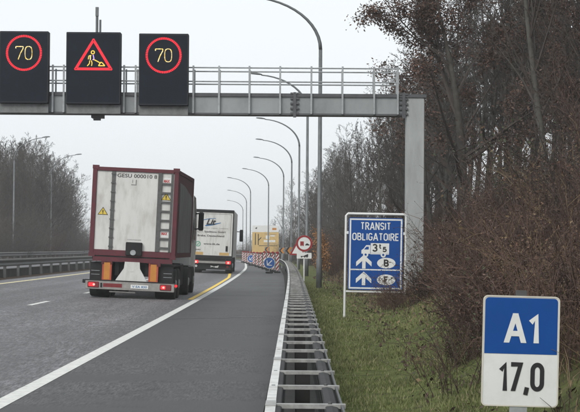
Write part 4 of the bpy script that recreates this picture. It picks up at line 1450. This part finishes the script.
# right wood: rows that climb the bank, further and further off
kinds = ['bare', 'bare2', 'slim', 'slim2', 'broad']
for y, d, sc in [(64, 12, .9), (70, 15.5, 1.0), (78, 9.5, .8), (80, 13, .95), (88, 7.5, .62), (92, 11, .85), (99, 8.5, .72), (104, 12, .95), (108, 6.5, .55),
                 (114, 9.5, .78), (120, 13, .95), (126, 6.2, .5), (130, 9, .72), (138, 11.5, .88), (144, 6.0, .48), (150, 8.6, .68), (158, 12, .9),
                 (164, 5.8, .46), (172, 8.5, .68), (180, 11.5, .9), (188, 5.6, .48), (196, 8.5, .7), (206, 11.5, .9), (216, 5.8, .5), (226, 8.4, .7),
                 (238, 11, .85), (250, 6.5, .55), (262, 9.5, .75), (276, 7, .6), (292, 10.5, .8),
                 (85, 18, 1.05), (100, 20, 1.05), (118, 19, 1.05), (136, 18, 1.05), (160, 20, 1.05), (190, 18, 1.0), (225, 18, 1.0)]:
    plant(rnd.choice(kinds), d + rnd.uniform(-.5, .5), y, LR, 'tree', GR, sc * rnd.uniform(.9, 1.08))
for y, d, sc in [(58, 19, 1.0), (50, 17, 1.0), (44, 14.5, 1.0), (52, 13.5, .9), (38, 13, .95), (34, 16, 1.0), (42, 20, 1.1), (60, 24, 1.1), (70, 26, 1.1), (56, 10.6, .75), (47, 12.2, 1.0), (54, 15.5, 1.05), (60, 16.5, 1.05), (66, 19, 1.1), (74, 21, 1.1), (48, 23, 1.15), (55, 22, 1.15), (62, 21, 1.1), (36, 11.5, .9), (40, 16, 1.05), (45, 18.5, 1.1), (76, 16.5, 1.0), (68, 13.8, .9), (84, 22, 1.1), (58, 27, 1.2), (65, 29, 1.2), (78, 28, 1.15), (90, 26, 1.1), (72, 10.8, .75), (61, 11.8, .85)]:
    plant(rnd.choice(kinds), d, y, LR, 'tree', GR, sc)
def wood(n, y0, y1, px0, px1, top, dmin, label, group, seed, hmax=17):
    rr = random.Random(seed); k = 0
    while k < n:
        y, px = rr.uniform(y0, y1), rr.uniform(px0, px1)
        d = (px - 294.3) / F_PX * y - curve(y)
        if abs(d) < dmin: k += .02; continue
        h = 1.6 + (249 - lerp_tab(top, px) - rr.uniform(0, 22)) / F_PX * y - ground_z(d, y)
        h = min(h, hmax * rr.uniform(.85, 1))
        if h < 3: k += .02; continue
        plant(rr.choice(kinds), d, y, label, 'tree', group, h / 15.0); k += 1
wood(38, 74, 150, 336, 450, [(336, 150), (350, 112), (372, 84), (400, 60), (430, 10), (450, -20)], 4.2, LR, GR, 61)
wood(34, 140, 270, 268, 345, [(266, 222), (280, 200), (300, 176), (325, 150), (345, 120)], 4.0, LR, GR, 62)
wood(24, 46, 100, 440, 600, [(440, -60), (600, -120)], 8.0, LR, GR, 63)
# leaning trunks close by
plant('bare', 8.6, 47, 'tall bare tree with dark left-leaning trunk, nearest beyond the gantry post', 'tree', None, 1.0, 1.1, tilt=(0, R(-11)))
plant('bare2', 9.6, 43, 'bare grey-barked tree leaning left at the top right corner of the bank', 'tree', None, .95, 2.4, tilt=(0, R(-7)))
plant('slim', 7.4, 52, 'slender bare tree rising straight from the brambles behind the gantry post', 'tree', None, .95, .4, tilt=(0, R(-5)))
plant('slim2', 8.4, 40, 'thin dark trunk slanting left out of the brambles above the kilometre sign', 'tree', None, 1.1, 2.0, tilt=(0, R(-6)))
plant('bare', 6.9, 37.5, 'dark bare tree with forked limbs at the right frame edge', 'tree', None, .95, 3.4, tilt=(0, R(-9)))
# brown-leaved oak
LEAFY = dict(BROAD, n=[17, 8, 7, 5])
oak = make_tree('brown_leaved_tree', 71, 12.5, .2, LEAFY, M['bark'], M['twig'], (6, .055, .8), [M['leaf_brown'], M['leaf_russet']])
oak.location = on_bank(6.5, 67); oak.scale = (1.12, 1.12, 1.02); tag(oak, 'tree still holding reddish brown dead leaves above the gantry end', 'tree')
protos['oak'] = oak; used.add('oak')
plant('oak', 11.5, 72, 'tree with reddish brown dead leaves, higher up the bank behind the first one', 'tree', None, .95, 2.0)
plant('oak', 9.5, 57.5, 'brown-leaved tree on the bank directly right of the gantry post', 'tree', None, .62, 4.0)
for d, y, sc in ((10, 52, .8), (13, 60, 1.0), (9.8, 45, .7), (15, 66, 1.1), (12, 80, .9)):
    plant('oak', d, y, 'tree with dead brown leaves deep in the dark wood on the right bank', 'tree', 'brown-leaved trees deep in the right wood', sc)
# copper-leaved young beech
beech = make_tree('copper_beech_sapling', 77, 3.0, .035, dict(SLIM, n=[14, 6, 4], len=[.3, .5, .5], rmin=.005), M['bark'], M['twig'], (5, .055, .9), [M['leaf_copper'], M['leaf_copper']])
beech.location = on_bank(1.7, 96); tag(beech, 'young beech with golden copper leaves behind the no-overtaking sign', 'tree')
for k in range(2):
    pass
# left wood
GL = 'bare trees of the misty wood on the left'
LL = 'bare leafless tree in the misty wood beyond the opposite carriageway'
rnd = random.Random(31)
nl = 0
while nl < 90:
    y = rnd.uniform(168, 268); px = rnd.uniform(-22, 86)
    d = (px - 294.3) / F_PX * y - curve(y)
    if d > -24.2: continue
    top = 133 + rnd.uniform(-4, 22) + max(0, px - 52) * 1.35 + max(0, px - 74) * 1.5
    h = 1.6 + (249 - top) / F_PX * y - ground_z(d, y)
    if h < 4: continue
    plant(rnd.choice(kinds), d, y, LL, 'tree', GL, h / 15.0)
    nl += 1
plant('broad', -24.9, 200, 'lone bare tree with spreading branches at the right end of the left wood', 'tree', None, 1.0, .8)

def make_conifer(seed, h):
    rnd = random.Random(seed)
    t = bpy.data.objects.new('conifer_tree', None); C.objects.link(t)
    MB().tube([(0, 0, -.3), (0, 0, h * .5), (0, 0, h)], [.2, .12, .02], 7).build('trunk', M['bark'], t)
    f = MB()
    z = h * .12
    while z < h * .98:
        k = 1 - z / h
        n = 9
        for i in range(n):
            a = rnd.uniform(0, 6.28); L = (.3 + 1.7 * k ** .8) * rnd.uniform(.7, 1.1)
            dd = Vector((math.cos(a), math.sin(a), -.15 + .5 * (1 - k)))
            p0 = Vector((0, 0, z + rnd.uniform(-.15, .15)))
            f.tube([p0, p0 + dd * L * .6, p0 + dd * L + Vector((0, 0, .12))], [.02, .015, .006], 3, False)
            m = int(L * 16)
            for j in range(m):
                u = rnd.uniform(.15, 1)
                leaf_quad(f, p0 + dd * L * u + Vector((rnd.gauss(0, .12), rnd.gauss(0, .12), rnd.gauss(-.05, .1))), .17, rnd)
        z += .34
    f.build('needles', M['needle'], t)
    return t
protos['conifer'] = make_conifer(3, 17.0)
plant('conifer', -31.4, 236, 'dark pointed conifer tip rising among the bare trees on the left', 'tree', None, .86)

# shrubs and brambles
def make_shrub(name, seed, h, spread, stems, m, leaf=None, leaf_m=None, sub=7, arch=.35, r0=.012):
    rnd = random.Random(seed)
    t = bpy.data.objects.new(name, None); C.objects.link(t)
    b = MB(); tips = []
    for i in range(stems):
        a = rnd.uniform(0, 6.28); rr = spread * .55 * math.sqrt(rnd.random())
        p = Vector((rr * math.cos(a), rr * math.sin(a), -.1))
        a2 = a + rnd.gauss(0, .6)
        d = Vector((math.cos(a2) * rnd.uniform(.1, .8), math.sin(a2) * rnd.uniform(.1, .8), 1)).normalized()
        L = h * rnd.uniform(.6, 1.2); seg = 5
        pts = [p.copy()]
        for k in range(seg):
            d = (d + Vector((rnd.uniform(-.15, .15), rnd.uniform(-.15, .15), rnd.uniform(-.1, .1) - arch * k / seg))).normalized()
            p = p + d * L / seg; pts.append(p.copy())
        b.tube(pts, [r0 * (1 - .13 * k) for k in range(seg + 1)], 3, False)
        for j in range(sub):
            k = rnd.randrange(1, seg + 1)
            o = Vector((rnd.gauss(0, 1), rnd.gauss(0, 1), rnd.gauss(.4, .7))).normalized()
            l = L * rnd.uniform(.12, .34)
            e = pts[k] + (o + d * .5) * l * .6
            e2 = e + (o + Vector((rnd.gauss(0, .4), rnd.gauss(0, .4), rnd.gauss(0, .4)))).normalized() * l * .5
            b.tube([pts[k], e, e2], [r0 * .5, r0 * .4, r0 * .25], 3, False)
            tips += [e, e2]
    b.build('branches', m, t)
    if leaf:
        lf = MB()
        for p in tips:
            for _ in range(leaf[0]):
                lf.cur = 0 if rnd.random() < .6 else 1
                leaf_quad(lf, p + Vector((rnd.gauss(0, .06), rnd.gauss(0, .06), rnd.gauss(0, .06))), leaf[1], rnd)
        lf.build('leaves', leaf_m, t)
    return t
protos['bramble'] = make_shrub('bramble_bush', 1, 1.5, 1.7, 85, M['bramble'], (1, .035), [M['leaf_brown'], M['leaf_russet']], 8)
protos['scrub'] = make_shrub('scrub_bush', 2, 2.3, 1.6, 75, M['bramble'], (1, .035), [M['leaf_brown'], M['bramble']], 9, .12)
protos['grey scrub'] = make_shrub('scrub_bush', 12, 2.1, 1.6, 70, M['twig'], (1, .035), [M['leaf_brown'], M['bramble']], 9, .12)
protos['thicket'] = make_shrub('thicket_bush', 3, 3.2, 2.2, 90, M['twig_grey'], None, None, 10, .05)
protos['dry'] = make_shrub('dry_stalk_bush', 6, 1.3, 1.3, 70, M['straw'], (1, .03), [M['leaf_russet'], M['straw']], 6, .3, .007)
protos['ivy'] = make_shrub('evergreen_bush', 4, 1.9, 1.3, 40, M['twig'], (2, .04), [M['leaf_green'], M['leaf_green']], 8, .15)
GB = 'brown bramble bushes covering the right bank'
LB = 'tangled leafless brown bramble bush on the right bank'
y = 20.0
rnd = random.Random(8)
cells = []
for y in [19, 21.5, 24, 26.5, 29, 32, 35, 38.5, 42, 46, 50, 54, 58.5, 63, 68, 74, 80, 87, 95]:
    for d in [3.6, 5.2, 7.0, 9.2, 11.8]:
        if d * F_PX / y > 300 + 90: continue            # nothing of it would show
        cells.append((d + foot(y) * .8 + rnd.uniform(-.5, .5), y + rnd.uniform(-.9, .9)))
for d, y in cells:
    bx = 294.3 + d * F_PX / y
    if y < 61 and bx - 1.2 * F_PX / y < 426: continue      # the gantry post and the blue sign stand free of the bushes
    if rnd.random() < .2:
        plant('dry', d, y, 'bush of pale dry stalks among the brown brambles on the right bank', 'bush', 'pale dry stalk bushes on the right bank', rnd.uniform(.8, 1.25)); continue
    if rnd.random() < .03 and d > 5:
        plant('ivy', d, y, 'dull green leafy bush scattered among the brambles on the right bank', 'bush', 'green leafy bushes on the right bank', rnd.uniform(.5, .8)); continue
    k = rnd.choice(['bramble', 'bramble', 'scrub', 'grey scrub', 'grey scrub'] if d > 4.4 else ['bramble', 'bramble', 'scrub'])
    plant(k, d, y, LB, 'bush', GB, rnd.uniform(.55, .92) * (.78 if d < 4.2 else 1))
GT = 'grey thicket along the far right verge'
for y in [100, 108, 116, 125, 134, 144, 155, 167, 180, 195, 212, 230, 250, 275, 300]:
    for d in [2.9, 4.6, 6.4]:
        plant(rnd.choice(['thicket', 'scrub', 'thicket']), d + rnd.uniform(-.4, .4), y + rnd.uniform(-2, 2), 'grey leafless thicket bush along the far right verge', 'bush', GT, rnd.uniform(.7, 1.15))
GQ = 'dark bushes at the foot of the left wood'
for y in range(120, 330, 9):
    for d in (-24.4, -27.5):
        plant(rnd.choice(['thicket', 'scrub']), d + rnd.uniform(-1, 1), y + rnd.uniform(-3, 3), 'dark leafless bush at the foot of the misty left wood', 'bush', GQ, rnd.uniform(1.0, 1.6))
plant('ivy', 5.0, 37, 'evergreen bush with dull green leaves amid the brown brambles above the kilometre sign', 'bush', None, 1.0)
for k in range(44):
    y = rnd.uniform(16.5, 37); s_ = rnd.uniform(.34, .56)
    d = (430 - 294.3) / F_PX * y + s_ * 1.45 + rnd.random() ** 1.5 * 1.6
    (plant('dry', d, y, 'bush of pale dry stalks among the brown brambles on the right bank', 'bush', 'pale dry stalk bushes on the right bank', s_ * 1.1) if k % 4 == 0
     else plant(rnd.choice(['bramble', 'scrub', 'bramble']), d, y, LB, 'bush', GB, s_))
# the mound of brown brambles before the blue sign's corner
for d, y, s_, lab in ((2.42, 37.2, .5, 'low dense bramble hiding the lower right corner of the blue sign'),
                      (2.85, 36.2, .56, 'bramble mound just right of the blue sign, hiding its right post'),
                      (2.2, 39.5, .36, 'small bramble tuft under the bottom edge of the blue sign'),
                      (3.7, 40.5, .6, 'bramble mound at the foot of the gantry post')):
    plant('bramble', d, y, lab, 'bush', None, s_)
# near spray of canes beside the kilometre sign
protos['spray'] = make_shrub('bramble_spray', 9, 1.0, 1.0, 26, M['bramble'], (1, .02), [M['leaf_green'], M['leaf_brown']], 6, .5, .006)
plant('spray', 1.75, 18.2, 'thin reddish bramble canes spreading left of the kilometre sign', 'bush', None, .8)
plant('spray', 1.75, 20.5, 'long thin bramble canes arching over the grass, between the blue sign and the kilometre sign', 'bush', None, .7)
plant('spray', 2.75, 23.0, 'tangle of reddish canes on the grass edge, higher than the kilometre sign', 'bush', None, 1.3)
plant('spray', 2.35, 17.2, 'thin bramble canes behind the kilometre sign', 'bush', None, .85)
plant('spray', 2.7, 19.5, 'bramble canes climbing at the right edge beyond the kilometre sign', 'bush', None, 1.0)

# ------------------------------------------------------------------ ground cover nobody could count
def grass():
    rnd = random.Random(21)
    b = MB()
    n = 0
    while n < 110000:
        y = 8.5 + (rnd.random() ** 2.0) * 75
        d = rnd.uniform(.36, 3.4)
        dens = 1 if d < 1.7 else max(0, 1 - (d - 1.7) / 1.7)
        cl = mnoise.noise(Vector((d * 1.4, y * .5, 1.7)))
        bare_ = mnoise.noise(Vector((d * 2.6, y * .9, 5.1)))
        if rnd.random() > dens * (.62 + .8 * cl) * (1 if bare_ < .12 else .25): continue
        n += 1
        p = on_bank(d, y)
        h = rnd.uniform(.012, .045) * (1.25 + .6 * cl) * (1 + y * .006); a = rnd.uniform(0, 6.28); w = .0035 * (1 + y * .05)
        ux, uy = math.cos(a) * w, math.sin(a) * w
        lx, ly = rnd.gauss(0, .5) * h, rnd.gauss(0, .5) * h
        q = rnd.random()
        b.cur = 0 if q < .5 - .25 * cl else (1 if q < .88 else 2)
        b.add([(p.x - ux, p.y - uy, p.z - .01), (p.x + ux, p.y + uy, p.z - .01), (p.x + lx, p.y + ly, p.z + h)], [(0, 1, 2)])
    o = b.build('grass', [M['grass_a'], M['grass_b'], M['grass_c']])
    tag(o, 'short damp green grass on the verge beside the guardrail', 'grass', kind='stuff')
grass()
def litter():
    rnd = random.Random(22)
    b = MB()
    for _ in range(60000):
        y = 10 + (rnd.random() ** 1.6) * 95
        d = 1.3 + rnd.random() ** .8 * 12
        if d < 2.3 and rnd.random() < .5: continue
        p = on_bank(d, y)
        b.cur = rnd.choice((0, 0, 1, 2))
        leaf_quad(b, p + Vector((0, 0, rnd.uniform(.0, .06))), .03 + y * .0005, rnd)
    o = b.build('fallen_leaves', [M['leaf_brown'], M['bramble'], M['straw']])
    tag(o, 'fallen brown leaves covering the bank under the trees', 'leaf litter', kind='stuff')
litter()
def undergrowth():
    rnd = random.Random(23)
    b = MB()
    for _ in range(42000):
        y = 12 + (rnd.random() ** 1.5) * 90
        d = 2.0 + rnd.random() ** .9 * 12
        if d < 2.8 and rnd.random() < .6: continue
        p = on_bank(d, y)
        h = rnd.uniform(.15, .75) * min(1, .35 + (d - 1.8) * .3)
        lx, ly = rnd.gauss(0, .5) * h, rnd.gauss(0, .5) * h
        r = .003 + y * .00009
        b.cur = rnd.choice((0, 0, 1, 1, 2))
        m1 = (p.x + lx * .4, p.y + ly * .4, p.z + h * .6)
        b.tube([(p.x, p.y, p.z - .02), m1, (p.x + lx, p.y + ly, p.z + h * .9)], [r, r * .8, r * .4], 3, False)
    o = b.build('dead_undergrowth', [M['bramble'], M['straw'], M['twig']])
    tag(o, 'dead stalks and low scrub covering the right bank', 'undergrowth', kind='stuff')
undergrowth()

# ------------------------------------------------------------------ haze
hz = MB().box(-700, 560, -40, 1270, -1.6, 31).build('haze', None)
hz.data.materials.clear()
hm = bpy.data.materials.new('haze_air'); hm.use_nodes = True
hn = hm.node_tree.nodes; hn.clear()
ho = hn.new('ShaderNodeOutputMaterial'); hv = hn.new('ShaderNodeVolumePrincipled')
hv.inputs['Color'].default_value = (.985, .99, 1.0, 1)
hv.inputs['Density'].default_value = .0005
hv.inputs['Anisotropy'].default_value = 0.0
hm.node_tree.links.new(hv.outputs[0], ho.inputs['Volume'])
hz.data.materials.append(hm)
hz['kind'] = 'stuff'
hz['label'] = 'pale winter mist over the whole motorway'
hz['category'] = 'haze'
for o in [o for o in C.objects if o.type == 'EMPTY' and not o.get('category')]:
    for c_ in kids(o): bpy.data.objects.remove(c_)
    bpy.data.objects.remove(o)
